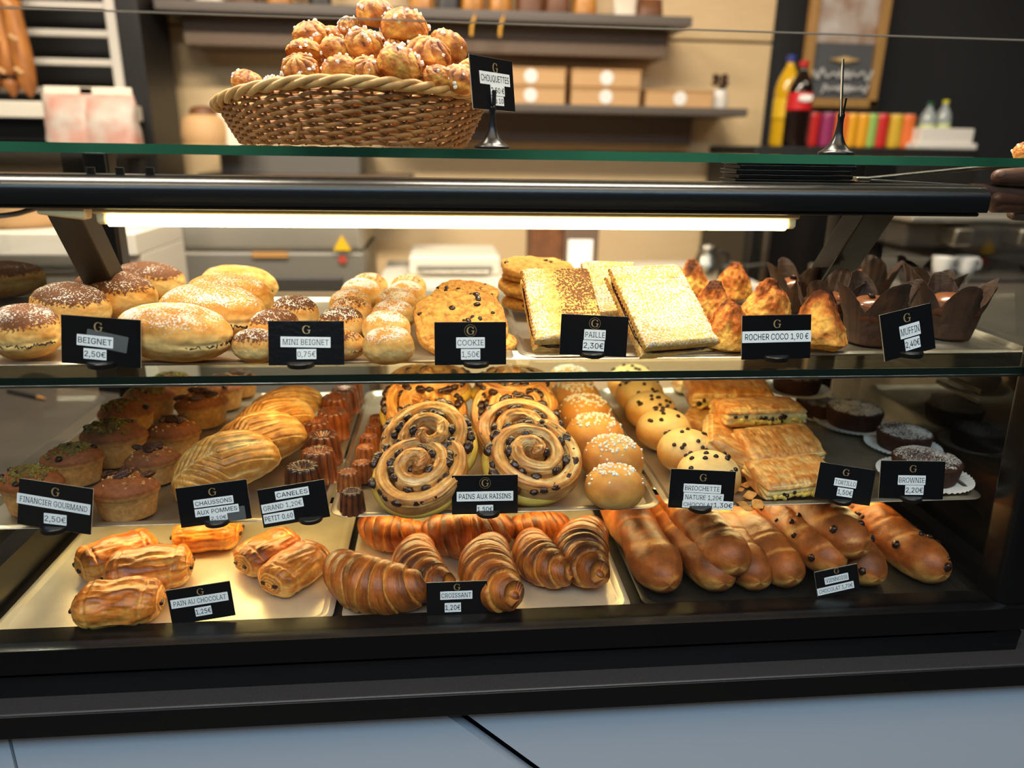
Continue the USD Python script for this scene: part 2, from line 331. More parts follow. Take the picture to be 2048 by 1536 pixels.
for i, (px, mt, lab) in enumerate(goods):
    p = ony(px, 30, 3.1); t = xf('goods_bag', W((p[0], 3.12, UPZ))); tag(t, lab, 'bag', 'packaged goods on the upper wall shelf')
    h = 0.2 if i < 12 else 0.08
    obj('pouch', pouch(0.085 + 0.02 * g.random(), 0.07, h, i), mt, t); obj('seal', rbox((0, 0, h + 0.008), (0.08, 0.006, 0.02), 0.002), 'bag_white', t)
    if 'ribbon' in lab:
        q = np.array([(0.01 * math.sin(k), -0.05 - 0.004 * k - 0.05 * sstep(k, 0, 2), 0.06 - 0.03 * k) for k in range(6)]); q[:, 1] = np.minimum(q[:, 1], -0.05); q[3:, 1] = -0.15
        obj('ribbon', tube(spl(q, 24), 0.006, 6, flat=0.4), 'ribbon', t)
# boxes with round stickers on the lower shelf
mat('kraft', S(202, 160, 112), 0.6); mat('kraft_dark', S(180, 138, 92), 0.6); mat('sticker', S(236, 234, 232), 0.5)
labs = ['lower kraft box nearest the chouquettes sign on the wall shelf', 'upper kraft box nearest the chouquettes sign on the wall shelf', 'lower kraft box of the middle pair on the wall shelf', 'upper kraft box of the middle pair on the wall shelf', 'single kraft box with a white sticker beside the little vase']
for k, (px, lev) in enumerate([(1060, 0), (1060, 1), (1210, 0), (1210, 1), (1358, 0)]):
    p = ony(px, 200, 3.05); h = 0.068; z = LOZ + lev * h
    t = xf('gift_box', W((p[0], 3.13, z))); tag(t, labs[k], 'box', 'stickered kraft boxes on the wall shelf')
    obj('carton', rbox((0, 0, h / 2 - .0005), (0.27, 0.18, h - 0.002), 0.004), 'kraft', t, smooth=25); obj('lid', rbox((0, 0, h - 0.008), (0.274, 0.184, 0.012), 0.003), 'kraft_dark', t, smooth=25)
    s = trimesh.creation.cylinder(0.026, 0.003, sections=32); s.apply_transform(trimesh.transformations.rotation_matrix(PI / 2, (1, 0, 0))); s.apply_translation((0, -0.092, h / 2)); obj('sticker', s, 'sticker', t, smooth=25)
p = ony(1446, 205, 3.05); t = xf('vase', W((p[0], 3.1, LOZ))); tag(t, 'small white vase with a dark dried flower on the wall shelf', 'vase')
mat('porcelain', S(225, 220, 214), 0.3); mat('dried_flower', S(70, 44, 30), 0.8)
obj('vessel', lathe(spl([(0.0, 0), (.03, 0), (.034, .03), (.03, .06), (.022, .075), (.02, .07), (.0, .06)], 30), 28), 'porcelain', t)
obj('flower', chunks(14, 3, 0.012, np.c_[g.uniform(-.03, .025, 14), g.uniform(-.02, .02, 14), g.uniform(.085, .125, 14)]), 'dried_flower', t)
obj('stem', tube([(0, 0, .05), (-.005, 0, .08), (-.01, 0, .11)], 0.003, 6), 'dried_flower', t)
# bag of small things behind the basket at the left
p = ony(412, 268, 2.9); t = xf('cookie_jar', W((p[0], 2.9, ony(412, 300, 2.9)[2]))); tag(t, 'tan round cookie jar blurred behind the left end of the basket', 'jar')
obj('vessel', lathe(spl([(0, 0), (.07, 0), (.085, .05), (.075, .1), (.05, .12), (0, .125)], 30), 28), 'kraft', t); obj('lid', lathe(spl([(0, .12), (.05, .12), (.045, .14), (0, .15)], 12), 24), 'bag_brown', t)
p = ony(455, 262, 2.9); t = xf('paper_bag', W((p[0], 2.92, ony(412, 300, 2.9)[2]))); tag(t, 'crumpled pale paper bag blurred beside the basket', 'bag')
obj('pouch', pouch(0.13, 0.1, 0.15, 77), 'bag_white', t); obj('rolled_top', rbox((0, 0, .155), (.12, .02, .02), .008), 'bag_white', t)
# what these stand on: tall white cabinet behind the case, left
# left: dark bread rack against the dark wall
mat('white_lacquer', S(214, 206, 192), 0.35); mat('rack_white', S(200, 194, 186), 0.4); mat('rack_back', S(20, 19, 19), 0.5); mat('rack_side', S(26, 24, 24), 0.45)
RY = 2.9
xr0, xr1 = ony(-260, 100, RY)[0], ony(252, 150, RY)[0]
parts = [('back_board', (xr0, RY + 0.25, -0.1), (xr1, RY + 0.28, 1.1), 'rack_back'), ('side_board', (xr1, RY - 0.02, -0.45), (xr1 + 0.075, RY + 0.28, 1.2), 'rack_side')]
for y in (-48, 10, 66, 124, 182):
    z = ony(150, y, RY)[2]; parts.append(('rung', (xr0, RY, z - 0.011), (xr1 - 0.02, RY + 0.03, z + 0.011), 'rack_white'))
parts.append(('post', (xr1 - 0.04, RY - 0.01, 0.1), (xr1 - 0.005, RY + 0.03, 1.1), 'rack_white'))
box_thing('bread_rack', 'black bread rack with white rungs and post in the far left corner', 'rack', parts)
zc = ony(150, 208, 2.75)[2]
box_thing('display_cabinet', 'white topped low cabinet under the bread rack', 'cabinet', [('top', (xr0, 2.6, zc - 0.05), (xr1 + .05, RY - 0.03, zc), 'white_lacquer'), ('body', (xr0 + .03, 2.66, zc - 0.45), (xr1 + 0.02, RY - 0.06, zc - 0.05), 'rack_back')])
mat('baguette', S(196, 128, 58), 0.5, noise=(9, S(120, 66, 24), 4, (6, 6, 1)))
for k, (px, lab) in enumerate([(-18, 'browned baguette standing at the left picture edge by the rack'), (18, 'golden baguette standing upright in the rack, middle of three'), (52, 'baguette standing nearest the white rungs of the rack')]):
    p = ony(px, 165, 2.8); n = 24; s = np.linspace(0, 1, n)
    t = xf('baguette', W((p[0], 2.8, zc))); tag(t, lab, 'baguette', 'baguettes in the bread rack')
    pts = np.stack([0.008 * np.sin(5 * s + k), 0 * s, 0.02 + 0.56 * s], 1); V, F = tube(pts, 0.033 * np.sqrt(np.clip(1 - (2 * s - 1) ** 6, 0.02, 1)), 16); V = V + 0.006 * (nz(V, 30, k)[:, None] - .5)
    obj('loaf', (V, F), 'baguette', t)
    for q in range(5):
        obj('score', rbox((0, -0.033, 0.1 + 0.1 * q), (0.03, 0.008, 0.012), 0.003, rot(0, 35, 0)), 'kraft', t)
mat('bag_print', S(178, 170, 160), 0.5, noise=(16, S(176, 120, 104), 2))
for k, (px, w, lab) in enumerate([(150, .16, 'white printed flour bag leaning on the cabinet, left of two'), (222, .17, 'white flour bag with red print beside the dark rack side, right of two')]):
    p = ony(px, 260, 2.5); t = xf('flour_bag', W((p[0], 2.5, ony(150, 292, 2.5)[2]))); tag(t, lab, 'bag', 'flour bags')
    obj('pouch', pouch(w, .1, .15, 30 + k), 'bag_print', t); obj('seal', rbox((0, 0, .155), (w * .9, .01, .03), .004), 'bag_white', t)
zb = ony(150, 292, 2.5)[2]
box_thing('work_table', 'black low work table behind the glass top, carrying the flour bags', 'table', [('top', (xr0, 2.3, zb - 0.03), (ony(285, 290, 2.5)[0], 2.62, zb), 'rack_back'), ('leg', (xr0 + .1, 2.35, -EYE), (xr0 + .15, 2.4, zb - .03), 'rack_back'), ('leg', (ony(250, 290, 2.5)[0], 2.5, -EYE), (ony(250, 290, 2.5)[0] + .04, 2.55, zb - .03), 'rack_back')])
# second worktop seen through the glass, lower left
x0 = -1.6; x1 = ony(318, 450, 2.1)[0]; zt2 = ony(200, 452, 2.1)[2]
box_thing('service_counter', 'white service counter behind the case, left side', 'counter', [('top', (x0, 1.93, zt2 - 0.055), (x1, 2.28, zt2), 'white_lacquer'), ('end_panel', (x1 - 0.05, 1.96, -EYE), (x1, 2.28, zt2 - .055), 'white_lacquer'), ('back_panel', (x0, 2.2, -EYE), (x1 - 0.05, 2.26, zt2 - 0.055), 'rack_back')])
p = ony(40, 440, 2.1); t = xf('bread_basket', W((p[0], 2.1, zt2))); tag(t, 'tan bread basket on the white service counter, left edge', 'basket')
obj('bowl', lathe(spl([(0, 0), (.09, 0), (.13, .06), (.14, .075), (.125, .07), (.08, .012), (0, .012)], 40), 36), 'kraft', t)
obj('bread', fix(*[(lambda v, f: (v * (.09, .07, .05) + (0, 0, .06), f))(*ico(3))][0]), 'baguette', t)
p = ony(240, 436, 2.1); t = xf('parcel', W((p[0], 2.1, zt2))); tag(t, 'pale folded paper parcel on the white service counter', 'parcel')
obj('wrap', pouch(.16, .14, .05, 9), 'bag_white', t); obj('fold', rbox((0, 0, .05), (.1, .05, .012), .004), 'bag_white', t)

# bread slicing machine
mat('machine_grey', S(122, 118, 110), 0.42, 0.3); mat('machine_light', S(164, 158, 146), 0.35, 0.5); mat('machine_dark', S(52, 48, 44), 0.5); mat('sign_yellow', S(222, 178, 24), 0.5); mat('dot_red', S(168, 62, 44), 0.5); mat('plate_orange', S(178, 130, 74), 0.5)
mx0, mx1, mz0, mz1 = rect(372, 660, 726, 442, 2.4)
zs = ony(550, 505, 2.4)[2]
t, o = box_thing('bread_slicer', 'grey bread slicing machine with a yellow warning triangle', 'machine',
   [('body', (mx0, 2.4, -0.85), (mx1, 2.85, zs), 'machine_grey', .01), ('hood', (mx0 + .01, 2.41, zs), (mx1 - .005, 2.84, mz1), 'machine_light', .02), ('lid', (mx0 - .02, 2.45, mz1), (mx1 + .14, 2.8, mz1 + 0.03), 'machine_dark', .008),
    ('outlet', (mx0 + .06, 2.39, zs - .165), (mx1 - .07, 2.42, zs - 0.075), 'machine_dark', .01), ('foot_frame', (mx0, 2.42, -EYE), (mx1, 2.83, -0.85), 'machine_dark')])
tri = trimesh.creation.extrude_polygon(__import__('shapely.geometry', fromlist=['Polygon']).Polygon([(-.028, -.02), (.028, -.02), (0, .028)]), .003)
tri.vertices = tri.vertices @ rot(90).T; c = ony(684, 488, 2.39); tri.apply_translation(W(c) - o); obj('warning_sign', tri, 'sign_yellow', t, smooth=False)
d = trimesh.creation.cylinder(.013, .006, sections=24); d.vertices = d.vertices @ rot(90).T; d.apply_translation(W(ony(685, 519, 2.395)) - o); obj('button', d, 'dot_red', t, smooth=25)
c = W(ony(540, 510, 2.395)) - o; obj('name_plate', rbox(c, (.11, .006, .018), .002), 'plate_orange', t, smooth=25)
ZW = ony(1412, 560, 2.3)[2]
# white framed small screen, brown bag dispenser, kettle
x0, x1, z0, z1 = rect(820, 640, 1002, 514, 2.35)
mat('screen_glass', S(120, 120, 112), 0.2); 
box_thing('small_oven', 'white framed toaster oven with a grey glass door behind the minis', 'oven', [('body', (x0, 2.37, ZW), (x1, 2.65, z1), 'white_lacquer', .01), ('door', (x0 + .025, 2.355, ZW + .02), (x1 - .025, 2.372, z1 - .03), 'screen_glass'), ('handle', (x0 + .04, 2.335, z1 - .05), (x1 - .04, 2.35, z1 - .042), 'steel')])
x0, x1, z0, z1 = rect(1062, 600, 1200, 440, 2.5)
xm = ony(1128, 500, 2.5)[0]
box_thing('paper_dispenser', 'brown bag dispenser with a pale notice, behind the pailles', 'dispenser', [('side_panel', (x0, 2.52, ZW), (xm, 2.69, z1 - .01), 'bag_brown'), ('body', (xm, 2.5, ZW), (x1, 2.69, z1), 'shelf_brown', .008), ('notice', (xm + .012, 2.492, ony(1160, 562, 2.5)[2]), (x1 - .02, 2.5, z1 - .065), 'sticker')])
p = ony(1412, 530, 2.3); t = xf('kettle', W((p[0], 2.3, ony(1412, 560, 2.3)[2]))); tag(t, 'small steel jug blurred above the coconut rocks', 'jug')
obj('vessel', lathe(spl([(0, 0), (.04, 0), (.045, .04), (.03, .09), (.028, .11), (.024, .11), (.02, .05), (0, .04)], 30), 28), 'steel', t); obj('handle', tube(spl([(.035, 0, .09), (.07, 0, .08), (.07, 0, .04), (.043, 0, .03)], 16), .005, 8), 'rack_back', t)
p = ony(1465, 545, 2.3); t = xf('sauce_pot', W((p[0], 2.32, ony(1412, 560, 2.3)[2]))); tag(t, 'dark little pot beside the steel jug', 'pot')
obj('vessel', lathe(spl([(0, 0), (.04, 0), (.05, .03), (.045, .05), (.04, .05), (.03, .02), (0, .015)], 26), 28), 'machine_dark', t); obj('handle', tube([(.045, 0, .04), (.09, 0, .045), (.12, 0, .045)], .006, 8), 'machine_dark', t)
zw = ony(1412, 560, 2.3)[2]
box_thing('back_worktop', 'pale worktop along the back, carrying oven and jug', 'worktop', [('top', (ony(760, 600, 2.3)[0], 2.2, zw - .04), (1.0, 2.7, zw), 'white_lacquer'), ('front', (ony(760, 600, 2.3)[0] + .02, 2.26, -EYE), (.98, 2.68, zw - .04), 'wood_panel')])
# black fridge with drinks on top, menu board
zf = ony(1750, 296, 2.75)[2]
fx0, fx1 = ony(1508, 320, 2.75)[0], ony(1956, 320, 2.75)[0]
box_thing('drinks_fridge', 'tall black fridge with drinks standing on its top', 'fridge', [('body', (fx0, 2.75, -EYE), (fx1, 3.25, zf), 'rack_back', .01), ('door', (fx0 + .01, 2.72, -EYE + .1), (fx1 - .01, 2.75, zf - .02), 'black_metal', .008), ('handle', (fx0 + .05, 2.69, -.7), (fx0 + .075, 2.72, -.2), 'steel')])
mat('board_frame', S(182, 142, 84), 0.5, noise=(9, S(160, 118, 64), 4, (14, 14, 1))); mat('board_slate', S(84, 86, 92), 0.6); mat('board_picture', S(206, 204, 202), 0.5, noise=(9, S(150, 112, 84), 3)); mat('board_text', S(190, 190, 190), 0.6)
bx0, bx1, bz0, bz1 = rect(1596, 214, 1806, -160, 3.15)
fr = 0.035; zm = ony(1700, 88, 3.15)[2]
t, o = box_thing('menu_board', 'wood framed menu board with picture above and grey slate below', 'menu board',
  [('frame_bottom', (bx0, 3.13, bz0), (bx1, 3.17, bz0 + fr), 'board_frame'), ('frame_side', (bx0, 3.13, bz0), (bx0 + fr, 3.17, bz1), 'board_frame'), ('frame_side', (bx1 - fr, 3.13, bz0), (bx1, 3.17, bz1), 'board_frame'),
   ('slate', (bx0 + fr, 3.15, bz0 + fr), (bx1 - fr, 3.165, zm), 'board_slate'), ('picture', (bx0 + fr, 3.15, zm), (bx1 - fr, 3.165, bz1), 'board_picture')])
from trimesh.transformations import rotation_matrix as RM
def scrawl(w, h, seed, n=9):
    g = rng_of(seed); x = np.linspace(-w / 2, w / 2, n * 6); return tube(np.stack([x, 0 * x, h * .5 * np.sin(x / w * n * 6.3 + 2 * np.sin(x * 40)) * (0.6 + .4 * np.cos(x * 60))], 1), h * 0.13, 5)
for k, (py, w, h) in enumerate([(150, .3, .045), (178, .2, .04), (120, .12, .03)]):
    V, F = scrawl(w, h, k); obj('chalk_writing' if k < 2 else 'logo', (V + (W(ony(1690, py, 3.14)) - o), F), 'board_text' if k < 2 else 'gold', t)

def bottle(name, label, px, py_base, Y, H, r, liquid, cap, band, lo=.38, hi=.7, group=None):
    p = ony(px, py_base, Y); t = xf(name, W((p[0], Y, zf))); tag(t, label, 'bottle', group)
    prof = spl([(0, 0), (r * .9, 0), (r, .05 * H), (r, .6 * H), (r * .9, .7 * H), (r * .36, .88 * H), (r * .3, .9 * H), (r * .3, .95 * H), (0, .95 * H)], 60)
    obj('body', lathe(prof, 28), liquid, t); obj('cap', lathe([(0, .93 * H), (r * .38, .93 * H), (r * .38, H), (0, H)], 20), cap, t, smooth=25)
    obj('label_band', lathe([(r * 1.015, lo * H), (r * 1.02, (lo + .02) * H), (r * 1.02, hi * .86 * H), (r * 1.0, hi * .88 * H)], 28), band, t)
    return t
for n_, c_, r_ in (('drink_yellow', (206, 160, 18), .2), ('drink_cola', (24, 12, 10), .12), ('cap_blue', (36, 52, 130), .4), ('cap_red', (178, 24, 24), .4), ('band_red', (196, 28, 34), .4), ('band_yellow', (224, 182, 30), .4), ('drink_clear', (150, 158, 160), .1), ('cap_green', (30, 90, 60), .4), ('cap_yellow', (210, 204, 50), .4), ('band_pale', (196, 206, 150), .4),
                   ('can_red', (196, 40, 36), .35), ('can_purple', (140, 44, 92), .35), ('can_orange', (224, 112, 50), .35), ('can_amber', (222, 158, 32), .35), ('can_green', (150, 186, 96), .35), ('can_yellow', (206, 168, 48), .35), ('can_top', (190, 190, 188), .3)):
    mat(n_, S(*c_), r_, coat=.2)
bottle('soda_bottle', 'tall yellow soda bottle with a blue cap on the fridge', 1562, 290, 2.95, .33, .047, 'drink_yellow', 'cap_blue', 'band_yellow', .3, .6)
t = bottle('soda_bottle', 'dark cola bottle with red cap and red label on the fridge', 1588, 290, 2.84, .30, .046, 'drink_cola', 'cap_red', 'band_red', .42, .72)
V, F = scrawl(.05, .03, 4, 4); obj('white_script', (V + (0, -.047, .17), F), 'sticker', t)
cans = [(1622, 'can_red'), (1652, 'can_purple'), (1680, 'can_orange'), (1700, 'can_amber'), (1722, 'can_amber'), (1738, 'can_green'), (1760, 'can_red'), (1788, 'can_yellow'), (1812, 'can_orange')]
names = ['red can at the left end of the can row', 'purple can second in the row of cans', 'orange can between the purple and the amber cans', 'amber can left of the other amber can', 'amber can right beside the pale green can', 'pale green can in the row on the fridge', 'red can right of the pale green can', 'yellow can near the right end of the can row', 'orange can ending the row beside the small bottles']
for (px, m_), lab in zip(cans, names):
    p = ony(px, 260, 2.86); t = xf('drink_can', W((p[0], 2.86, zf))); tag(t, lab, 'can', 'row of drink cans on the fridge'); h = .125
    obj('body', lathe(spl([(0, 0), (.024, 0), (.0285, .008), (.0285, h - .012), (.024, h - .002)], 30), 26), m_, t); obj('lid', lathe([(0, h - .004), (.022, h - .004), (.024, h), (.022, h), (0, h - .002)], 26), 'can_top', t, smooth=25)
bottle('water_bottle', 'small clear bottle with a dark green cap on the fridge', 1850, 270, 2.86, .17, .03, 'drink_clear', 'cap_green', 'band_pale', .35, .6)
bottle('water_bottle', 'small clear bottle with a yellow cap on the fridge', 1880, 270, 2.88, .18, .03, 'drink_clear', 'cap_yellow', 'band_pale', .3, .6)
x0, x1, z0, z1 = rect(1832, 293, 1944, 254, 2.8)
box_thing('napkin_box', 'cream cardboard box on the fridge, right of the bottles', 'box', [('carton', (x0, 2.78, zf), (x1, 2.9, zf + .075), 'porcelain'), ('tray', (x0 - .02, 2.77, zf), (x1 + .015, 2.91, zf + .022), 'porcelain')])
# right: coffee machine on a dark counter, wooden pillar
mat('tan_panel', S(170, 138, 98), 0.5)
x0, x1, z0, z1 = rect(1690, 640, 1800, 428, 2.5)
box_thing('wood_pillar', 'tan wooden partition behind the right strut of the case', 'partition', [('panel', (x0, 2.5, -EYE), (x1, 2.56, z1), 'tan_panel'), ('edge_strip', (x1, 2.49, -EYE), (x1 + .02, 2.57, z1), 'machine_dark')])
x0, x1, z0, z1 = rect(1830, 600, 2200, 452, 2.0); zq = ony(1950, 575, 2.0)[2]
t, o = box_thing('coffee_machine', 'dark espresso machine behind the muffins', 'coffee machine', [('body', (x0, 2.1, zq + .1), (x1, 2.4, z1), 'machine_dark', .012), ('top_rail', (x0 - .02, 2.05, z1), (x1, 2.42, z1 + .02), 'machine_light', .008), ('base', (x0, 2.0, zq), (x1, 2.4, zq + .03), 'machine_dark', .008),
   ('group_head', (x0 + .1, 2.02, zq + .115), (x0 + .16, 2.1, zq + .165), 'steel', .01), ('group_head', (x0 + .3, 2.02, zq + .115), (x0 + .36, 2.1, zq + .165), 'steel', .01), ('back', (x0, 2.36, zq + .03), (x1, 2.4, zq + .1), 'machine_dark')])
for px, lab in ((1880, 'white coffee cup standing left on the espresso machine tray'), (1925, 'white coffee cup standing right on the espresso machine tray')):
    p = ony(px, 560, 2.06); t = xf('coffee_cup', W((p[0], 2.06, zq + .03))); tag(t, lab, 'cup', 'cups on the espresso machine')
    obj('bowl', lathe(spl([(0, 0), (.02, 0), (.032, .05), (.03, .05), (.018, .008), (0, .006)], 24), 28), 'porcelain', t); obj('handle', tube(spl([(.028, 0, .04), (.046, 0, .038), (.046, 0, .02), (.024, 0, .014)], 14), .0035, 8), 'porcelain', t)
box_thing('coffee_counter', 'dark counter under the espresso machine', 'counter', [('top', (x0 - .1, 1.95, zq - .04), (x1 + .4, 2.46, zq), 'machine_grey'), ('front', (x0 - .08, 2.0, -EYE), (x1 + .4, 2.44, zq - .04), 'tan_panel')])

# ================================================================ the display case
from shapely.geometry import Polygon
Z1, Z2, Z3 = -0.247, -0.441, -0.567          # tray floors of the three levels
CL, CR = -0.585, 0.775                        # ends of the case
def gy(z): return 0.772 + (z + 0.555) * 0.030  # front glass leans back a little
def prism_xz(pts, y0, y1):
    """extrude an (x, z) outline along y (eye-relative)"""
    m = trimesh.creation.extrude_polygon(Polygon(pts), y1 - y0); v = m.vertices.copy()
    m.vertices = np.c_[v[:, 0], y1 - v[:, 2], v[:, 1] + EYE]; return m
def prism_xy(pts, z0, z1):
    m = trimesh.creation.extrude_polygon(Polygon(pts), z1 - z0); m.apply_translation((0, 0, z0 + EYE)); return m
def prism_yz(pts, x0, x1):
    m = trimesh.creation.extrude_polygon(Polygon(pts), x1 - x0); v = m.vertices.copy()
    m.vertices = np.c_[v[:, 2] + x0, v[:, 0], v[:, 1] + EYE]; m.fix_normals(); return m
# counter: black ledge and white front panels with a slanting black gap
t = xf('service_bar'); tag(t, 'black counter ledge running along under the display case', 'counter')
obj('ledge', wbox((-.62, 0.737, -0.662), (1.7, 1.45, -0.630), 0.003), 'counter_top', t, smooth=25)
obj('ledge_edge', wbox((-.62, 0.7345, -0.662), (1.7, 0.7368, -0.6312), 0.001), 'counter_edge', t, smooth=25)
obj('core', wbox((-.615, 0.785, -EYE), (1.7, 1.42, -0.664)), 'counter_gap', t, smooth=False)
PY = 0.765
a, b = ony(905, 1424, PY), ony(1060, 1536, PY); sl = (b[0] - a[0]) / (b[2] - a[2]); g0 = a[0] + sl * (-0.665 - a[2]); zb = -1.36; gw = 0.0125
xl = ony(28, 1500, PY)[0]
p1 = [(xl, -0.665), (g0 - gw, -0.665), (g0 - gw + sl * (zb + 0.665), zb), (xl, zb)]
p2 = [(g0 + gw, -0.665), (1.68, -0.665), (1.68, zb), (g0 + gw + sl * (zb + 0.665), zb)]
p0 = [(-.61, -0.665), (xl - 0.004, -0.665), (xl - 0.004, zb), (-.61, zb)]
for q in (p1, p2, p0): obj('front_panel', prism_xz(q, PY, PY + 0.018), 'counter_panel', t, smooth=False)
obj('plinth', wbox((-.6, 0.8, -EYE), (1.68, 1.4, -1.37)), 'counter_gap', t, smooth=False)
# case frame
t = xf('display_case'); tag(t, 'black framed glass bakery display case with three levels of pastries', 'display case')
CASE = t
obj('sill', prism_yz([(gy(-.555) - .012, -.5615), (gy(-.555) - .004, -.559), (.80, -.559), (.80, -.6), (.768, -.6), (gy(-.555) - .014, -.592)], CL, CR - .02), 'black_frame', t, smooth=25)
obj('base_rail', prism_yz([(.764, -.6), (.80, -.6), (.80, -.63), (.766, -.63)], CL, CR - .02), 'black_frame', t, smooth=25)
obj('deck', wbox((CL, .79, -.605), (CR, 1.36, -.5735)), 'brushed_black', t, smooth=False)
obj('post', bar(W((.737, .787, -.6295)), W((.737, .818, -.018)), .046, .05, (0, 1, 0), .012), 'black_frame', t, smooth=25)
obj('rear_post', bar(W((.74, 1.34, -.63)), W((.74, 1.34, -.02)), .04, .04, (0, 1, 0), .006), 'black_frame', t, smooth=25)
obj('rear_post', bar(W((CL + .02, 1.34, -.63)), W((CL + .02, 1.34, -.02)), .04, .04, (0, 1, 0), .006), 'black_frame', t, smooth=25)
obj('side_rail', prism_yz([(.78, -.565), (1.36, -.565), (1.36, -.515), (.80, -.515)], CL - .004, CL + .026), 'black_frame', t, smooth=25)
obj('side_rail', prism_yz([(.80, -.565), (1.36, -.565), (1.36, -.54), (.80, -.54)], CR - .045, CR - .02), 'black_frame', t, smooth=25)
obj('rear_rail', wbox((CL, 1.33, -.57), (CR, 1.36, -.54), .003), 'black_frame', t, smooth=25)
bz0, bz1 = -.0675, -.0375
RX = ony(1958, 400, .86)[0]
prof = [(.842 + .0, bz0), (.8405, bz0 + .004), (.8405, bz0 + .016), (.843, bz0 + .023), (.849, bz1 - .003), (.858, bz1), (.90, bz1), (.90, bz0)]
m = prism_yz(prof, CL, RX); obj('top_rail', m, 'black_metal', t, smooth=40)
obj('lower_lip', wbox((CL, .846, bz0 - .005), (RX - .006, .885, bz0 - .0004), .002), 'brushed_black', t, smooth=25)
for px in (182, 240, 300):
    s = trimesh.creation.cylinder(.0045, .012, sections=16); s.apply_translation(W(ony(px, 346, .87))); obj('screw', s, 'black_metal', t, smooth=25)
# struts from the top rail down to the shelf, leaning back
for (x0, y0), (x1, y1), w in (((140, 418), (200, 540), .040), ((1738, 428), (1672, 530), .046)):
    A = ony(x0, y0, 1.0); B = onx(x1, y1, A[0]); d = B - A
    obj('strut', bar(W(A - d * (A[2] + .058) / d[2]), W(A + d * 1.25), w, .04, (0, 0, 1), .003), 'strut_metal' if x0 < 900 else 'black_frame', t, smooth=25)
tx0, tx1 = ony(216, 420, .86)[0], ony(1572, 430, .86)[0]
# panes
P0, P1 = (gy(-.5545), -.5588), (gy(.112), .112)
obj('front_pane', prism_yz([P0, P1, (P1[0] + .005, P1[1]), (P0[0] + .005, P0[1])], CL, CR - .03), 'clear_glass', t, smooth=False)
mat('pane_rim', S(150, 140, 124), 0.3)
obj('pane_edge', prism_yz([(P1[0], P1[1] + .0002), (P1[0], P1[1] + .0013), (P1[0] + .005, P1[1] + .0013), (P1[0] + .005, P1[1] + .0002)], CL, CR - .03), 'pane_rim', t, smooth=False)
obj('side_pane', wbox((CR - .005, .81, -.626), (CR + .001, 1.36, -.02)), 'clear_glass', t, smooth=False)
obj('side_pane_edge', wbox((CR - .005, .802, -.626), (CR + .001, .8095, -.02)), 'glass_edge', t, smooth=False)
obj('side_pane', wbox((CL - .003, .81, -.515), (CL + .003, 1.36, -.02)), 'clear_glass', t, smooth=False)
TY = 0.868
obj('top_pane', wbox((CL - .4, TY + .0015, -.0155), (1.3, 1.36, -.0052)), 'shelf_glass', t, smooth=False)
obj('top_pane_edge', wbox((CL - .4, TY, -.0155), (1.3, TY + .0012, -.0052)), 'glass_edge', t, smooth=False)
for z, y0, nm, x1 in ((Z1 - .0045, .818, 'upper_shelf', CR - .008), (Z2 - .005, .90, 'middle_shelf', CR - .03)):
    obj(nm + '_pane', wbox((CL + .004, y0, z - .008), (x1, 1.32, z)), 'shelf_glass', t, smooth=False)
    obj(nm + '_edge', wbox((CL + .004, y0 - .0015, z - .008), (x1, y0 - .0003, z)), 'glass_edge_dark', t, smooth=False)
obj('shelf_trim', wbox((CL + .004, .8165, Z1 - .0165), (CR - .05, .827, Z1 - .0128), .001), 'steel', t, smooth=25)
obj('end_edge', wbox((CR - .0075, .818, Z1 - .0125), (CR - .006, 1.32, Z1 - .0045)), 'glass_edge', t, smooth=False)
# lamps of the case
def lamp(name, label, x0, x1, y, z, tube_m, r=.0075, house=True):
    o = W(((x0 + x1) / 2, y, z)); l = xf(name, o); tag(l, label, 'lamp'); h = (x1 - x0) / 2
    c = trimesh.creation.cylinder(r, 2 * h, sections=20); c.vertices = c.vertices @ rot(0, 90).T; obj('tube', c, tube_m, l, smooth=25)
    obj('housing', rbox((0, .004, .0095), (2 * h + .03, .022, .006), .0025), 'lamp_housing', l, smooth=25)
    for s in (-1, 1): obj('end_cap', rbox((s * (h + .006), .002, .004), (.012, .016, .018), .004), 'lamp_housing', l, smooth=25)
    return l, o
l, o = lamp('strip_lamp', 'lit warm strip lamp fixed under the black top rail', tx0, tx1, .860, -.0845 , 'lamp_tube')
a = W((tx0 - .02, .86, -.078)) - o
obj('plug', bar(a, a + (-.05, 0, .006), .018, .014), 'lamp_housing', l, smooth=25)
q = [W(ony(x, y, .862)) - o for x, y in ((118, 414), (95, 412), (60, 420), (30, 428), (-10, 432), (-80, 425))]
obj('cable', tube(spl(q, 40), .0028, 8), 'cable', l)
lamp('strip_lamp', 'warm strip lamp hidden under the upper shelf', -.30, .42, .972, Z1 - .0265, 'mid_lamp_tube', .006)
for lx0, lx1, q in ((-.53, -.175, 'financier and turnover'), (-.115, .25, 'raisin roll'), (.31, .66, 'folded pastry and brownie')):
    lamp('strip_lamp', f'warm strip lamp under the middle shelf, below the {q} tray', lx0, lx1, .975, Z2 - .036, 'shelf_lamp_tube', .0075)
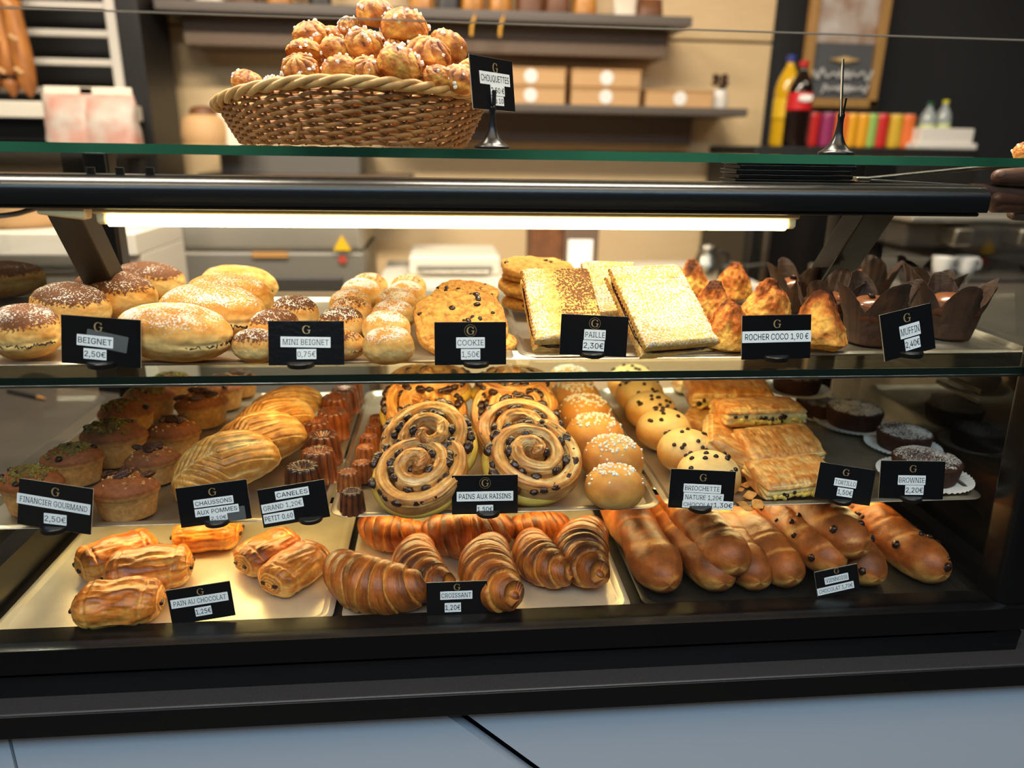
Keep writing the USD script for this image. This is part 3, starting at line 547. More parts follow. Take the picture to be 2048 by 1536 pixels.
# trays
def tray(label, x0, x1, y0, y1, z, m, rim=.009, lip=.006, cr=.022):
    k = {Z1: .247 / .240, Z2: .441 / .430, Z3: .567 / .560}[min((Z1, Z2, Z3), key=lambda q: abs(q - z))]; x0, x1, y0, y1 = x0 * k, min(x1 * k, CR - .012), y0 * k, y1
    cx, cy = (x0 + x1) / 2, (y0 + y1) / 2; o = W((cx, cy, z - .003)); t = xf('tray', o); tag(t, label, 'tray', 'baking trays in the case')
    def loop(ins, zz):
        w, h = (x1 - x0) / 2 - ins, (y1 - y0) / 2 - ins; r = max(cr - ins * .6, .004); out = []
        for (sx, sy, a0) in ((1, 1, 0), (-1, 1, 90), (-1, -1, 180), (1, -1, 270)):
            for a in np.radians(np.linspace(a0, a0 + 90, 9)): out.append((sx * (w - r) + r * math.cos(a), sy * (h - r) + r * math.sin(a), zz))
        return out
    top = np.array([loop(.016, .003), loop(.0145, .0032), loop(lip + .002, rim), loop(lip, rim + .0004), loop(.0008, rim - .001), loop(0, rim - .002), loop(.0008, rim - .0028), loop(lip + .002, rim - .002), loop(.0155, .0006), loop(.018, .0002)])
    obj('pan', fix(*grid(top)), m, t, smooth=35)
    return t
tray('wide steel tray of doughnut buns and cookies on the upper shelf', -.572, .082, .815, 1.22, Z1, 'tray_metal')
tray('long steel tray of pailles, coconut rocks and muffins on the upper shelf', .088, .748, .826, 1.24, Z1 + .001, 'tray_metal')
tray('steel tray of financiers, turnovers and large caneles on the middle shelf', -.556, -.143, .800, 1.31, Z2, 'tray_metal')
tray('steel tray with raisin rolls and sugared buns in the middle of the case', -.139, .268, .803, 1.31, Z2 + .002, 'tray_metal')
tray('steel tray of chocolate chip buns, folded pastries and brownies', .274, .700, .806, 1.31, Z2, 'tray_metal')
tray('pale tray of chocolate bread rolls on the bottom level', -.542, -.141, .787, 1.30, Z3, 'tray_satin', rim=.005)
tray('pale tray of croissants on the bottom level', -.131, .236, .787, 1.30, Z3, 'tray_satin', rim=.005)
tray('dark tray of long milk breads on the bottom level', .25, .70, .787, 1.30, Z3, 'brushed_black', rim=.008)
# neighbours of the case
mat('laminate', S(66, 60, 54), 0.35, noise=(5, S(56, 51, 46))); mat('laminate_edge', S(150, 124, 92), 0.5); mat('counter_tan', S(158, 134, 98), 0.55)
zN = -.57
A, B = onz(-30, 1000, zN), onz(332, 828, zN); d = (B - A) / np.linalg.norm(B - A); n = np.array([-d[1], d[0], 0])
A2, B2 = A - d * .12, B + d * .08
q = [tuple((v)[:2]) for v in (A2, B2, B2 + n * .5, A2 + n * .5)]
t = xf('side_counter', W((A2[0], A2[1], zN))); tag(t, 'dark laminate counter with a tan edge, left of the case, a pen lying on it', 'counter')
def loc(m, o): m.apply_translation(-np.asarray(o)); return m
oN = W((A2[0], A2[1], zN))
obj('top', loc(prism_xy(q, zN - .022, zN), oN), 'laminate', t, smooth=False)
q2 = [tuple(v[:2]) for v in (A2 - n * .022, B2 - n * .022, B2 - n * .001, A2 - n * .001)]
obj('edge_strip', loc(prism_xy(q2, zN - .024, zN + .001), oN), 'laminate_edge', t, smooth=False)
q3 = [tuple(v[:2]) for v in (A2 + n * .03, B2 + n * .03, B2 + n * .46, A2 + n * .46)]
obj('body', loc(prism_xy(q3, -EYE, zN - .024), oN), 'counter_tan', t, smooth=False)
a, b = W(onz(18, 786, zN)) + (0, 0, .005), W(onz(92, 802, zN)) + (0, 0, .005); dd = b - a
t = xf('pen', a); tag(t, 'dark pen with a copper tip lying on the laminate counter', 'pen')
obj('barrel', tube([(0, 0, 0), dd * .4, dd * .8], .005, 10), 'rack_back', t); obj('tip', tube([dd * .8, dd * .9, dd], np.array([.005, .0035, .001]), 10), 'wicker', t)
# black cabinet with vents at the right end
t = xf('vent_cabinet', W((1.25, 1.2, -EYE))); tag(t, 'dark cabinet with a row of vent slots beyond the right end of the case', 'cabinet'); oV = W((1.25, 1.2, -EYE))
mat('gloss_dark', S(34, 30, 26), 0.16, spec=0.7); mat('slot', S(96, 80, 56), 0.5)
obj('body', loc(wbox((.80, .9, -.628), (1.7, 1.44, -.285), .004), oV), 'gloss_dark', t, smooth=25)
obj('top', loc(wbox((.79, .88, -.284), (1.72, 1.45, -.26), .004), oV), 'laminate', t, smooth=25)
for k in range(4):
    for j in range(2):
        y = .98 + .13 * k; z = -.34 - .016 * j
        obj('vent_slot', loc(wbox((.7975, y, z - .003), (.8, y + .1, z + .003)), oV), 'slot', t, smooth=False)

# ================================================================ pastries: shapes
PALE, CREAM, GOLD, AMBER, BROWN, DARK = S(240, 212, 156), S(244, 226, 182), S(216, 158, 82), S(190, 116, 48), S(146, 82, 36), S(84, 44, 20)
class Item:
    def __init__(s, parts):
        s.parts, s.path = parts, None; s.V = np.vstack([p['mesh'][0] for p in parts]); s.c = (s.V.min(0) + s.V.max(0)) / 2
def P_(name, mesh, mat_, attrs=None, kind=None, label=None, smooth=True, under=None): return dict(under=under, name=name, mesh=mesh, mat=mat_, attrs=attrs, kind=kind, label=label, smooth=smooth)
def put(item, name, label, catg, px, py, z=None, w=None, R=(0, 0, 0), lift=0.0, group=None, Y=None, s=1.0, at=None):
    """set an item down on the shelf at height z (or at depth Y) where the picture shows its middle, w pixels wide"""
    Rm = rot(*R[:3]) @ rot(0, 0, R[3] if len(R) > 3 else 0); Q = (item.V - item.c) @ Rm.T; Q0 = Q[:: max(1, len(Q) // 3000)]
    for _ in range(4):
        P = np.array([*at, z + lift - Q[:, 2].min() * s]) if at is not None else ony(px, py, Y) if Y is not None else onz(px, py, z + lift - Q[:, 2].min() * s)
        if w is None: break
        pr = project(Q0 * s + P); s *= w / (pr[:, 0].max() - pr[:, 0].min())
    if P[2] < -.1:                    # keep clear of the front glass
        d = ((Q * s + P)[:, 1] - gy((Q * s + P)[:, 2]) - .007).min(); P[1] -= min(d, 0)
    lo = W(P) - Rm @ item.c * s
    t = xf(name, lo, Rm, s); tag(t, label, catg, group)
    if item.path is None:
        item.path = t.GetPath()
        made = []
        for p in item.parts: made.append(obj(p['name'], p['mesh'], p['mat'], t if p['under'] is None else made[p['under']], p['attrs'], p['smooth'], p['label'], p['kind']))
    else:
        t.GetReferences().AddInternalReference(item.path); tag(t, label, catg, group); t.SetInstanceable(True)
    return t, W(P), s
def superell(d, n):
    return d / (np.abs(d) ** n).sum(1, keepdims=True) ** (1 / n)
def bun(seed, L, Wd, H, dust=0.5, cocoa=0.0, n=2.3, fill=None, slit=(-0.1, 1.0), lev=5, mat_='dusted', pale=0.55, col=(S(240, 206, 136), S(222, 160, 76), S(194, 116, 46))):
    """soft doughnut bun with a pale belt, dusted on top; fill cuts an open seam with filling"""
    d, F = ico(lev); p = superell(d, n) * (L / 2, Wd / 2, H / 2)
    p = p * (1 + 0.10 * (nz(d, 1.6, seed)[:, None] - .5) + 0.05 * (nz(d, 4, seed + 1)[:, None] - .5))
    h = p[:, 2] / (H / 2); p[:, 2] = np.where(p[:, 2] < 0, p[:, 2] * .86, p[:, 2]); p[:, 2] = np.maximum(p[:, 2], -.43 * H)
    belt = np.exp(-((h + .12 + .25 * (nz(d, 2.4, seed + 2) - .5)) / .2) ** 2) * pale
    if fill is not None:
        a = np.arctan2(d[:, 1], d[:, 0]); on = sstep(np.cos(a - math.radians(fill[0])), math.cos(math.radians(fill[1])), math.cos(math.radians(fill[1] * .6)))
        k = np.exp(-((h + .1) / .11) ** 2) * on; p[:, :2] *= (1 - .035 * k)[:, None]
    p[:, 2] += .43 * H
    tone = np.clip(.35 + .45 * (nz(d, 2.5, seed + 3) - .5) * 2 + .3 * np.abs(h), 0, 1)
    c = lerp(col[0], lerp(col[1], col[2], np.clip(tone * 1.4 - .5, 0, 1)), np.clip(tone + .35 - belt, 0, 1))
    top = sstep(h, -.1, .8); m = 1.7 * nz(d, 2.6, seed + 4) - .35
    A = dict(col=c, dust=top * dust * (0.65 + .7 * m), cocoa=top * cocoa * (0.8 + .5 * nz(d, 2, seed + 5)))
    parts = [P_('bun', (p, F), mat_, A)]
    if fill is not None:
        a = np.radians(np.linspace(fill[0] - fill[1] * .75, fill[0] + fill[1] * .75, 40)); e = superell(np.stack([np.cos(a), np.sin(a), 0 * a - .1], 1), n) * (L / 2, Wd / 2, H / 2) * (.975, .975, 1)
        g = rng_of(seed); e[:, 2] += .40 * H + .0016 * g.standard_normal(40); r = H * .015 * (0.3 + 1.2 * g.random(40)); r[[0, -1]] = .0004
        parts.append(P_('chocolate_filling', tube(e, r, 7), fill[2] if len(fill) > 2 else 'cocoa_filling'))
    return Item(parts)
def pts_on(V, n, seed, cond):
    i = np.nonzero(cond)[0]; g = rng_of(seed); return V[g.choice(i, min(n, len(i)), replace=False)]
def chouquette(seed, sug=15, hollow=False):
    d, F = ico(5 if seed < 605 else 4); a = np.arctan2(d[:, 1], d[:, 0]); g = rng_of(seed)
    rid = np.abs(np.sin(5 * a + 1.8 * d[:, 2] + 2 * (nz(d, 2, seed) - .5))); up = sstep(d[:, 2], -.5, .6) * (1 - sstep(d[:, 2], .92, 1.0))
    r = .027 * (1 + .12 * (rid ** .6 - .6) * up + .12 * (nz(d, 2.4, seed + 1) - .5) + .03 * (nz(d, 9, seed + 2) - .5)); p = d * r[:, None] * (1.06, 1.0, .82)
    p[:, 2] = np.maximum(p[:, 2], -.016)
    if hollow: p[:, 2] = np.where(d[:, 2] < -.05, .004 - .4 * (p[:, 2] + .002), p[:, 2])
    p[:, 2] += .016
    t = np.clip(.25 + 1.5 * (nz(d, 2.2, seed + 3) - .42) + .35 * (1 - rid) * up + .2 * (nz(d, 12, seed) - .5), 0, 1)
    c = lerp(S(226, 178, 84), lerp(S(186, 112, 42), S(106, 54, 24), np.clip(2 * t - 1, 0, 1)), np.clip(2 * t, 0, 1))
    q = pts_on(p, sug, seed, (d[:, 2] > -.15) & (nz(d, 1.8, seed + 6) > .46))
    return Item([P_('puff', (p, F), 'crust', dict(col=c)), P_('pearl_sugar', chunks(len(q), seed, .0031, q, sub=1, lump=.6), 'pearl_sugar', kind='stuff', smooth=False, under=0)])
def cookie(seed, nchip=12):
    d, F = ico(5 if seed < 210 else 4); p = superell(d, 2.9) * (.055, .055, .0095); a = np.arctan2(d[:, 1], d[:, 0])
    p[:, :2] *= (1 + .07 * (nz(np.c_[np.cos(a), np.sin(a), 0 * a], 1.6, seed) - .5) * 2)[:, None]
    cr = np.abs(nz(p, 95, seed + 1) - .5) * 2; lump = nz(p, 60, seed + 2); top = sstep(d[:, 2], -.2, .3)
    crack = np.exp(-(cr / .09) ** 2); p[:, 2] += top * (.004 * lump - .0028 * crack) + .0035 * (nz(p, 18, seed + 3) - .5); p[:, 2] += .01
    c = lerp(S(222, 166, 84), S(176, 108, 42), np.clip(.25 + 1.3 * (nz(p, 30, seed + 4) - .45) + .5 * crack * top, 0, 1))
    q = pts_on(p, nchip, seed, (d[:, 2] > .25) & (np.hypot(p[:, 0], p[:, 1]) < .052)); g = rng_of(seed)
    return Item([P_('biscuit', (p, F), 'crumbly', dict(col=c))] + [P_('chocolate_chip', one_chunk(seed * 50 + i, g.uniform(.003, .0048), x, sub=2, flat=.6), 'chocolate') for i, x in enumerate(q)])
def layer_slab(seed, L, Wd, z0, z1, strips=4, jit=1.0):
    """puff pastry slab: crimped sides, a top of rounded strips"""
    nu, nv = 90, 64; out = []
    u = np.linspace(-1, 1, nu); a = np.linspace(0, 2 * PI, nv, endpoint=False)
    x = u[:, None] * L / 2 + 0 * a[None]; ca, sa = np.cos(a)[None], np.sin(a)[None]
    y = np.sign(ca) * np.abs(ca) ** .28 * Wd / 2 + 0 * x; z = np.sign(sa) * np.abs(sa) ** .28 * (z1 - z0) / 2 + 0 * x + (z0 + z1) / 2
    P = np.stack([x, y, z], -1); top = (sa > .25) + 0 * x
    end = 1 - sstep(np.abs(u), .955, 1.0)[:, None] * .35
    side = (np.abs(ca) > .8) + 0 * x
    P[..., 1] *= 1 + .025 * (nz(P, 90, seed) - .5) * 2 + side * .02 * np.sin(P[..., 0] * 900 + 3 * nz(P, 60, seed))
    P[..., 2] += top * (.0030 * (np.abs(np.cos(P[..., 1] / Wd * PI * strips)) ** .35 * 2 - 1) * jit + .007 * (nz(P, 70, seed + 1) - .5)); zc = (z0 + z1) / 2; P[..., 2] = zc + (P[..., 2] - zc) * end
    P[..., 0] *= 1 + .02 * (nz(P * (0, 1, 1), 260, seed + 2) - .5)
    return grid(P), top.ravel(), side.ravel()
def paille(seed, cocoa=0.0, L=.125, Wd=.102, strips=4):
    parts = []; h = .0125
    for k, (z0, z1) in enumerate(((0, h), (h + .004, 2 * h + .006))):
        (V, F), top, side = layer_slab(seed + k, L, Wd, z0, z1, strips); V, F = fix(V, F); n = len(V); tp = np.r_[top, 0, 0][:n]; 
        t = nz(V, 60, seed); st = nz(V * (1, 1, 4), 120, seed + 3); c = lerp(S(236, 196, 112), S(190, 122, 54), np.clip(.15 + .9 * (st - .3) + .5 * (t - .5), 0, 1))
        A = dict(col=c, dust=tp * (.47 if k else .0) * (.7 + .6 * nz(V, 34, seed + 5)), cocoa=tp * k * cocoa * (.4 + 1.1 * nz(V, 26, seed + 6)) * sstep(-V[:, 1], -.35 * Wd, .0 * Wd))
        A['dust'] = A['dust'] * (1 - .55 * np.clip(A['cocoa'] * 1.5, 0, 1))
        parts.append(P_('pastry_layer', (V, F), 'flaky' if not k else 'sugared_slice', A))
    g = rng_of(seed); a = np.linspace(0, 2 * PI, 90); e = np.stack([np.sign(np.cos(a)) * np.abs(np.cos(a)) ** .3 * L * .487, np.sign(np.sin(a)) * np.abs(np.sin(a)) ** .3 * Wd * .485, h + .002 + .001 * g.standard_normal(90)], 1)
    parts.append(P_('jam', tube(e, .0026, 6, closed=True), 'jam')); return Item(parts)
def rocher(seed):
    d, F = ico(5); a = np.arctan2(d[:, 1], d[:, 0]); el = np.arcsin(np.clip(d[:, 2], -1, 1)); t = np.clip((d[:, 2] + .75) / 1.75, 0, 1)
    prof = np.interp(t, [0, .08, .2, .45, .7, .88, .96, 1], [.0, .62, 1.0, .9, .62, .34, .2, 0]); sq = (np.maximum(np.abs(np.cos(a + .4)), np.abs(np.sin(a + .4)))) ** -.38
    zz = np.interp(t, [0, .08, .2, .45, .7, .88, .96, 1], [0, 0, .1, .36, .66, .9, .98, 1.0]) * .066
    p = np.stack([np.cos(a) * prof * .033 * sq, np.sin(a) * prof * .033 * sq, zz], 1); p += d * (.010 * (nz(d, 2.3, seed)[:, None] - .5) + .0032 * (nz(p, 190, seed + 1)[:, None] - .5) + .003 * (nz(p, 75, seed + 2)[:, None] - .5)); p[:, 2] -= p[:, 2].min()
    tone = np.clip(.22 + .7 * sstep(t, .4, 1.0) + 1.6 * (nz(d, 1.7, seed + 3) - .5) + .5 * (nz(p, 120, seed + 4) - .5), 0, 1)
    c = lerp(S(236, 176, 82), lerp(S(184, 100, 38), S(88, 42, 18), np.clip(2 * tone - 1, 0, 1)), np.clip(2 * tone, 0, 1)); return Item([P_('cake', (p, F), 'crumbly', dict(col=c))])
def muffin(seed):
    """muffin in a folded square of brown paper whose corners stand up"""
    g = rng_of(seed); n, m = 30, 112; a = np.linspace(0, 2 * PI, m, endpoint=False); t = np.linspace(0, 1, n)[:, None]; ph = g.uniform(0, .3)
    c4 = np.abs(np.cos(2 * a + ph)); tip = c4 ** 1.3 * (.8 + .35 * g.random(4)[(np.floor((2 * a + ph) / PI + .5).astype(int)) % 4]); H = .050 + .046 * tip[None]
    fold = np.sign(np.sin(8 * a + g.uniform(0, 6))) * np.abs(np.sin(8 * a)) ** .5
    r = .033 + .011 * np.minimum(t * H / .05, 1) + .016 * np.clip(t * H / .05 - .75, 0, 2) ** 1.2 * (.35 + .65 * tip[None]) - .004 * np.clip(1 - tip[None], 0, 1) * t; r = r * (1 + .045 * fold[None] * (.25 + t * .75)) + .003 * (nz(np.stack([np.cos(a) * 2 + 0 * t, np.sin(a) * 2 + 0 * t, 3 * t + 0 * a], -1), 1.5, seed) - .5)
    O = np.stack([r * np.cos(a), r * np.sin(a), t * H + 0 * a], -1); I = np.stack([(r - .0009) * np.cos(a), (r - .0009) * np.sin(a), np.maximum(t * H, .001)], -1)[::-1]
    V, F = fix(*grid(np.concatenate([O, I])))
    d, Fi = ico(4); top = d * (.041, .041, .02); top[:, 2] += .042 + .002 * nz(d, 3, seed); hh = d[:, 2]; top[:, 2] = np.where(hh < 0, np.maximum(top[:, 2], .02), top[:, 2])
    gl = lathe(spl([(0, .0665), (.018, .0655), (.03, .059), (.033, .054), (.028, .052), (0, .054)], 24), 32)
    return Item([P_('paper_case', (V, F), 'muffin_paper'), P_('cake', (top, Fi), 'crumbly', dict(col=lerp(S(96, 54, 30), S(70, 38, 20), nz(d, 3, seed)))), P_('chocolate_glaze', gl, 'glaze', under=1), P_('chocolate_bean', one_chunk(seed, .0065, np.array([-.012, -.006, .069]), sub=2, flat=.6), 'chocolate', under=1)])
def financier(seed, kind):
    g = rng_of(seed); pr = spl([(0, 0), (.78, 0), (.82, .002), (.95, .026), (1.0, .029), (1.045, .031), (1.03, .034), (.9, .040), (.6, .047), (.3, .050), (0, .051)], 56); m = 72; a = np.linspace(0, 2 * PI, m, endpoint=False)
    e = (np.abs(np.cos(a)) ** 1.75 + np.abs(np.sin(a)) ** 1.75) ** (-1 / 1.75); x = pr[:, :1] * .036 * np.cos(a) * e; y = pr[:, :1] * .026 * np.sin(a) * e; z = np.repeat(pr[:, 1:], m, 1)
    Pp = np.stack([x, y, z], -1); up = sstep(z, .033, .04); Pp[..., 2] += up * .006 * (nz(Pp, 55, seed) - .45); Pp[..., :2] *= 1 + (.03 * (nz(Pp, 40, seed + 1) - .5) * sstep(z, .02, .034))[..., None]
    V, F = fix(*grid(Pp)); zz = V[:, 2]; c = lerp(lerp(S(206, 156, 90), S(176, 116, 58), np.clip(nz(V, 60, seed) * 1.2 - .1, 0, 1)), lerp(S(150, 86, 42), S(112, 60, 30), nz(V, 45, seed + 2)), sstep(zz, .028, .034))
    parts = [P_('cake', (V, F), 'sponge', dict(col=c))]; T = V[(zz > .0415)]
    if kind == 'pistachio':
        q = pts_on(T, 170, seed, (np.abs(T[:, 0] + .004) < .026) & (nz(T, 40, seed + 3) > .40)); parts.append(P_('pistachio_crumbs', chunks(len(q), seed, .0025, q, sub=1, lump=.6), 'pistachio', kind='stuff', smooth=False))
        for i, x in enumerate(pts_on(T, 4, seed + 9, T[:, 0] > -.03)): parts.append(P_('berry', one_chunk(seed * 9 + i, .0042, x, sub=2, flat=.7), 'chocolate'))
    else:
        for i, x in enumerate(pts_on(T, 9, seed, T[:, 2] > .0435)):
            v, f = ico(3); v = v * (.011, .0052, .0046); v[:, 2] *= 1 - .35 * np.abs(np.cos(v[:, 1] * 900)); v = v @ rot(g.uniform(-25, 25), g.uniform(-20, 20), g.uniform(0, 180)).T; parts.append(P_('pecan', (v + x + (0, 0, .0015), f), 'pecan'))
        q = pts_on(T, 50, seed + 1, T[:, 2] > .04); parts.append(P_('chopped_nuts', chunks(len(q), seed, .002, q, sub=1, lump=.6), 'nut', kind='stuff', smooth=False))
    return Item(parts)
def chausson(seed):
    """apple turnover: a puffed half moon scored like a leaf"""
    n, m = 44, 150; rho = np.linspace(0, 1, n)[:, None]; a = np.linspace(0, 2 * PI, m, endpoint=False)[None]
    ox = .078 * np.cos(a); s = np.sin(a); oy = np.where(s > 0, .060 * np.abs(s) ** .95, -.030 * np.abs(s) ** .55)
    out = 1 + .02 * np.sin(23 * a) * .4; x = ox * rho * out; y = oy * rho * out
    h = .042 * (1 - rho ** 2.6) ** .55 * (1 - .25 * (x / .078) ** 2); sp = y - .012 - .004 * np.cos(x * 30)         # spine along x
    vein = np.sin((np.abs(x) * .55 + np.abs(sp) * 1.0 - .5 * x) * 560 + 2.0 * nz(np.stack([x, y, 0 * x], -1), 30, seed)); g1 = np.exp(-((1 + vein) / .28) ** 2) * (rho < .93); g2 = np.exp(-(sp / .0022) ** 2)
    P0 = np.stack([x, y, h], -1); wr = nz(P0 * (1, 1, .3), 75, seed + 1); P0[..., 2] += (.004 * (wr - .5) - .0032 * g1 - .002 * g2) * (1 - rho ** 6) + .006 * (nz(P0, 22, seed + 2) - .5) * (1 - rho ** 4); P0[..., 2] += .007
    lay = np.linspace(1, 0, 8)[:, None]; ex, ey = x[-1], y[-1]; sk = [np.stack([ex * (1 + .012 * math.sin(5.5 * k)) , ey * (1 + .012 * math.sin(5.5 * k)), .007 * q + 0 * ex], -1) for k, q in enumerate(lay[1:, 0])]
    P = np.concatenate([P0, np.array(sk)]); V, F = fix(*grid(P, True, False, True)); nn = n * m
    t = np.zeros(len(V)); t[:nn] = (.35 + .9 * (nz(V[:nn], 26, seed + 3) - .5) + .55 * (wr.ravel() - .5) - .4 * np.maximum(g1, g2).ravel() + .25 * (h.ravel() / .04)); t[nn:] = .1
    c = lerp(S(244, 208, 132), lerp(S(210, 144, 60), S(142, 78, 28), np.clip(2 * t - 1, 0, 1)), np.clip(2 * t, 0, 1)); return Item([P_('turnover', (V, F), 'flaky', dict(col=c))])
def canele(seed, tone=0.5, fl=12, big=True):
    pr = spl([(0, 0), (.9, 0), (1, .04), (.97, .3), (.9, .7), (.85, .9), (.78, .975), (.62, 1.0), (.45, .96), (.3, .89), (.15, .84), (0, .83)], 40); m = fl * 10; a = np.linspace(0, 2 * PI, m, endpoint=False)
    amp = np.interp(np.linspace(0, 1, 40), [0, .2, .25, .8, .93, 1], [0, .3, 1, 1, .6, 0]); fl_ = np.abs(np.cos(a * fl / 2)) ** .75; r = pr[:, :1] * (1 + .17 * amp[:, None] * (fl_[None] - .6)); P = np.stack([r * np.cos(a) * .027, r * np.sin(a) * .027, np.repeat(pr[:, 1:], m, 1) * .052], -1)
    P += .0022 * (nz(P, 60, seed) - .5)[..., None]; V, F = fix(*grid(P)); hz = V[:, 2] / .052; f2 = np.r_[np.tile(fl_, 40), .5, .5]
    t = np.clip(tone + .5 * (nz(V, 50, seed + 1) - .5) + .28 * sstep(hz, .85, 1) - .25 * (f2 - .5), 0, 1); c = lerp(S(206, 124, 58), lerp(S(150, 78, 36), S(58, 28, 18), np.clip(2 * t - 1, 0, 1)), np.clip(2 * t, 0, 1)); return Item([P_('cake', (V, F), 'caramel', dict(col=c))])
def raisin_roll(seed, T=2.7, nr=40, tail=True, R=.057):
    n, m = 340, 44; th = np.linspace(.35, T * 2 * PI, n); pit = R / (T + .1); rr = pit * (th / (2 * PI)) * (1 + .05 * np.sin(2 * th + seed)); ph = np.linspace(0, 2 * PI, m, endpoint=False)
    cp, sp = np.cos(ph), np.sin(ph); wr = np.interp(th, [0, 3, th[-1] - 1.2, th[-1]], [.6, 1, 1, .25]) * pit * .47; hz = (.015 + .007 * (1 - rr / R)) * np.interp(th, [0, 2, th[-1] - 1.0, th[-1]], [.8, 1, 1, .45])
    cr = np.sign(cp) * np.abs(cp) ** .75; sz = np.sign(sp) * np.abs(sp) ** .62; rad = rr[:, None] + wr[:, None] * cr[None]; z = hz[:, None] * (1 + sz[None])
    st = nz(np.stack([ph[None] * 8.5 + 0 * th[:, None], th[:, None] * .8 + 0 * ph[None], 0 * rad + seed], -1), 1.6, seed); dn = (st - .5)
    rad = rad + .0030 * dn * cr[None]; z = z + .0048 * dn * (sz[None] > 0) + .004 * (nz(np.stack([np.cos(th), np.sin(th), th * .1], -1), 1.5, seed)[:, None] - .5); z = np.maximum(z, 0)
    P = np.stack([rad * np.cos(th)[:, None], rad * np.sin(th)[:, None], z], -1); V, F = fix(*grid(P)); k = n * m
    t = np.full(len(V), .5); t[:k] = (.30 + 1.6 * dn + .55 * (nz(P, 24, seed + 1) - .5) + .22 * (np.abs(sz[None]) ** 3) * (sz[None] > 0) + .25 * (rr / R)[:, None] * (cp[None] > .3) + .3 * (th[:, None] < 3.5) * (sz[None] > .4)).ravel(); t = np.clip(t, 0, 1)
    c = lerp(S(246, 222, 158), lerp(S(212, 148, 74), S(138, 74, 34), np.clip(2 * t - 1, 0, 1)), np.clip(2 * t, 0, 1)); g = rng_of(seed)
    base = lathe(spl([(0, .001), (R * .9, .001), (R * .98, .006), (R * .93, .014), (0, .016)], 24), 48)
    parts = [P_('spiral_dough', (V, F), 'flaky', dict(col=c)), P_('custard_base', base, 'custard')]
    for i in range(nr):
        q = g.uniform(.22, .97) * th[-1] * (i + 1) / nr if False else np.sqrt((i + .6) / nr) * th[-1] * .97 + g.uniform(-.25, .25); r_ = pit * (q / (2 * PI) + .5 + g.uniform(-.12, .12)); 
        if q > th[-1] - 2 * PI and r_ > R * .93: r_ = R * .86
        v, f = ico(2); v = v * (1 + .75 * (nz(v, 2.2, seed * 31 + i)[:, None] - .5)) * np.array([.0066, .0050, .0044]) * g.uniform(.75, 1.2); v = v @ rot(g.uniform(-20, 20), g.uniform(-20, 20), math.degrees(q) + 90).T
        zt = 2 * (.015 + .007 * (1 - r_ / R)) - .0045; parts.append(P_('raisin', (v + (r_ * math.cos(q), r_ * math.sin(q), zt), f), 'raisin'))
    return Item(parts)
def briochette(seed, kind):
    d, F = ico(5 if seed % 10 < 3 else 4); p = superell(d, 2.15) * (.047, .047, .038) * (1 + .06 * (nz(d, 1.5, seed)[:, None] - .5)); p[:, 2] = np.where(p[:, 2] < 0, np.maximum(p[:, 2] * .9, -.028), p[:, 2]) + .028; h = d[:, 2]
    t = np.clip(.30 + .5 * sstep(h, -.7, .2) * (1 - .55 * sstep(h, .3, 1)) + .5 * (nz(d, 2, seed + 1) - .5), 0, 1) if kind == 'sugar' else np.clip(.12 + .55 * np.exp(-((h + .1) / .45) ** 2) + .4 * (nz(d, 2, seed + 1) - .5), 0, 1)
    c = lerp(S(244, 218, 152), lerp(S(220, 162, 80), S(182, 108, 46), np.clip(2 * t - 1, 0, 1)), np.clip(2 * t, 0, 1)); parts = [P_('bun', (p, F), 'dough', dict(col=c))]; g = rng_of(seed)
    if kind == 'sugar':
        q = np.vstack([pts_on(p, 105, seed, h > .72), pts_on(p, 14, seed + 1, (h > .25) & (h < .72))]); parts.append(P_('pearl_sugar', chunks(len(q), seed, .0024, q, sub=1, lump=.4), 'pearl_sugar', kind='stuff'))
    else:
        for i, x in enumerate(pts_on(p, 15, seed, (h > .55))): 
            v, f = ico(2); nrm = x - (0, 0, .02); nrm /= np.linalg.norm(nrm); v = v * (.0042, .0036, .003); v[:, 2] += .0012 * (1 - np.hypot(v[:, 0], v[:, 1]) / .004).clip(0); parts.append(P_('chocolate_chip', (v + x, f), 'chocolate'))
    return Item(parts)
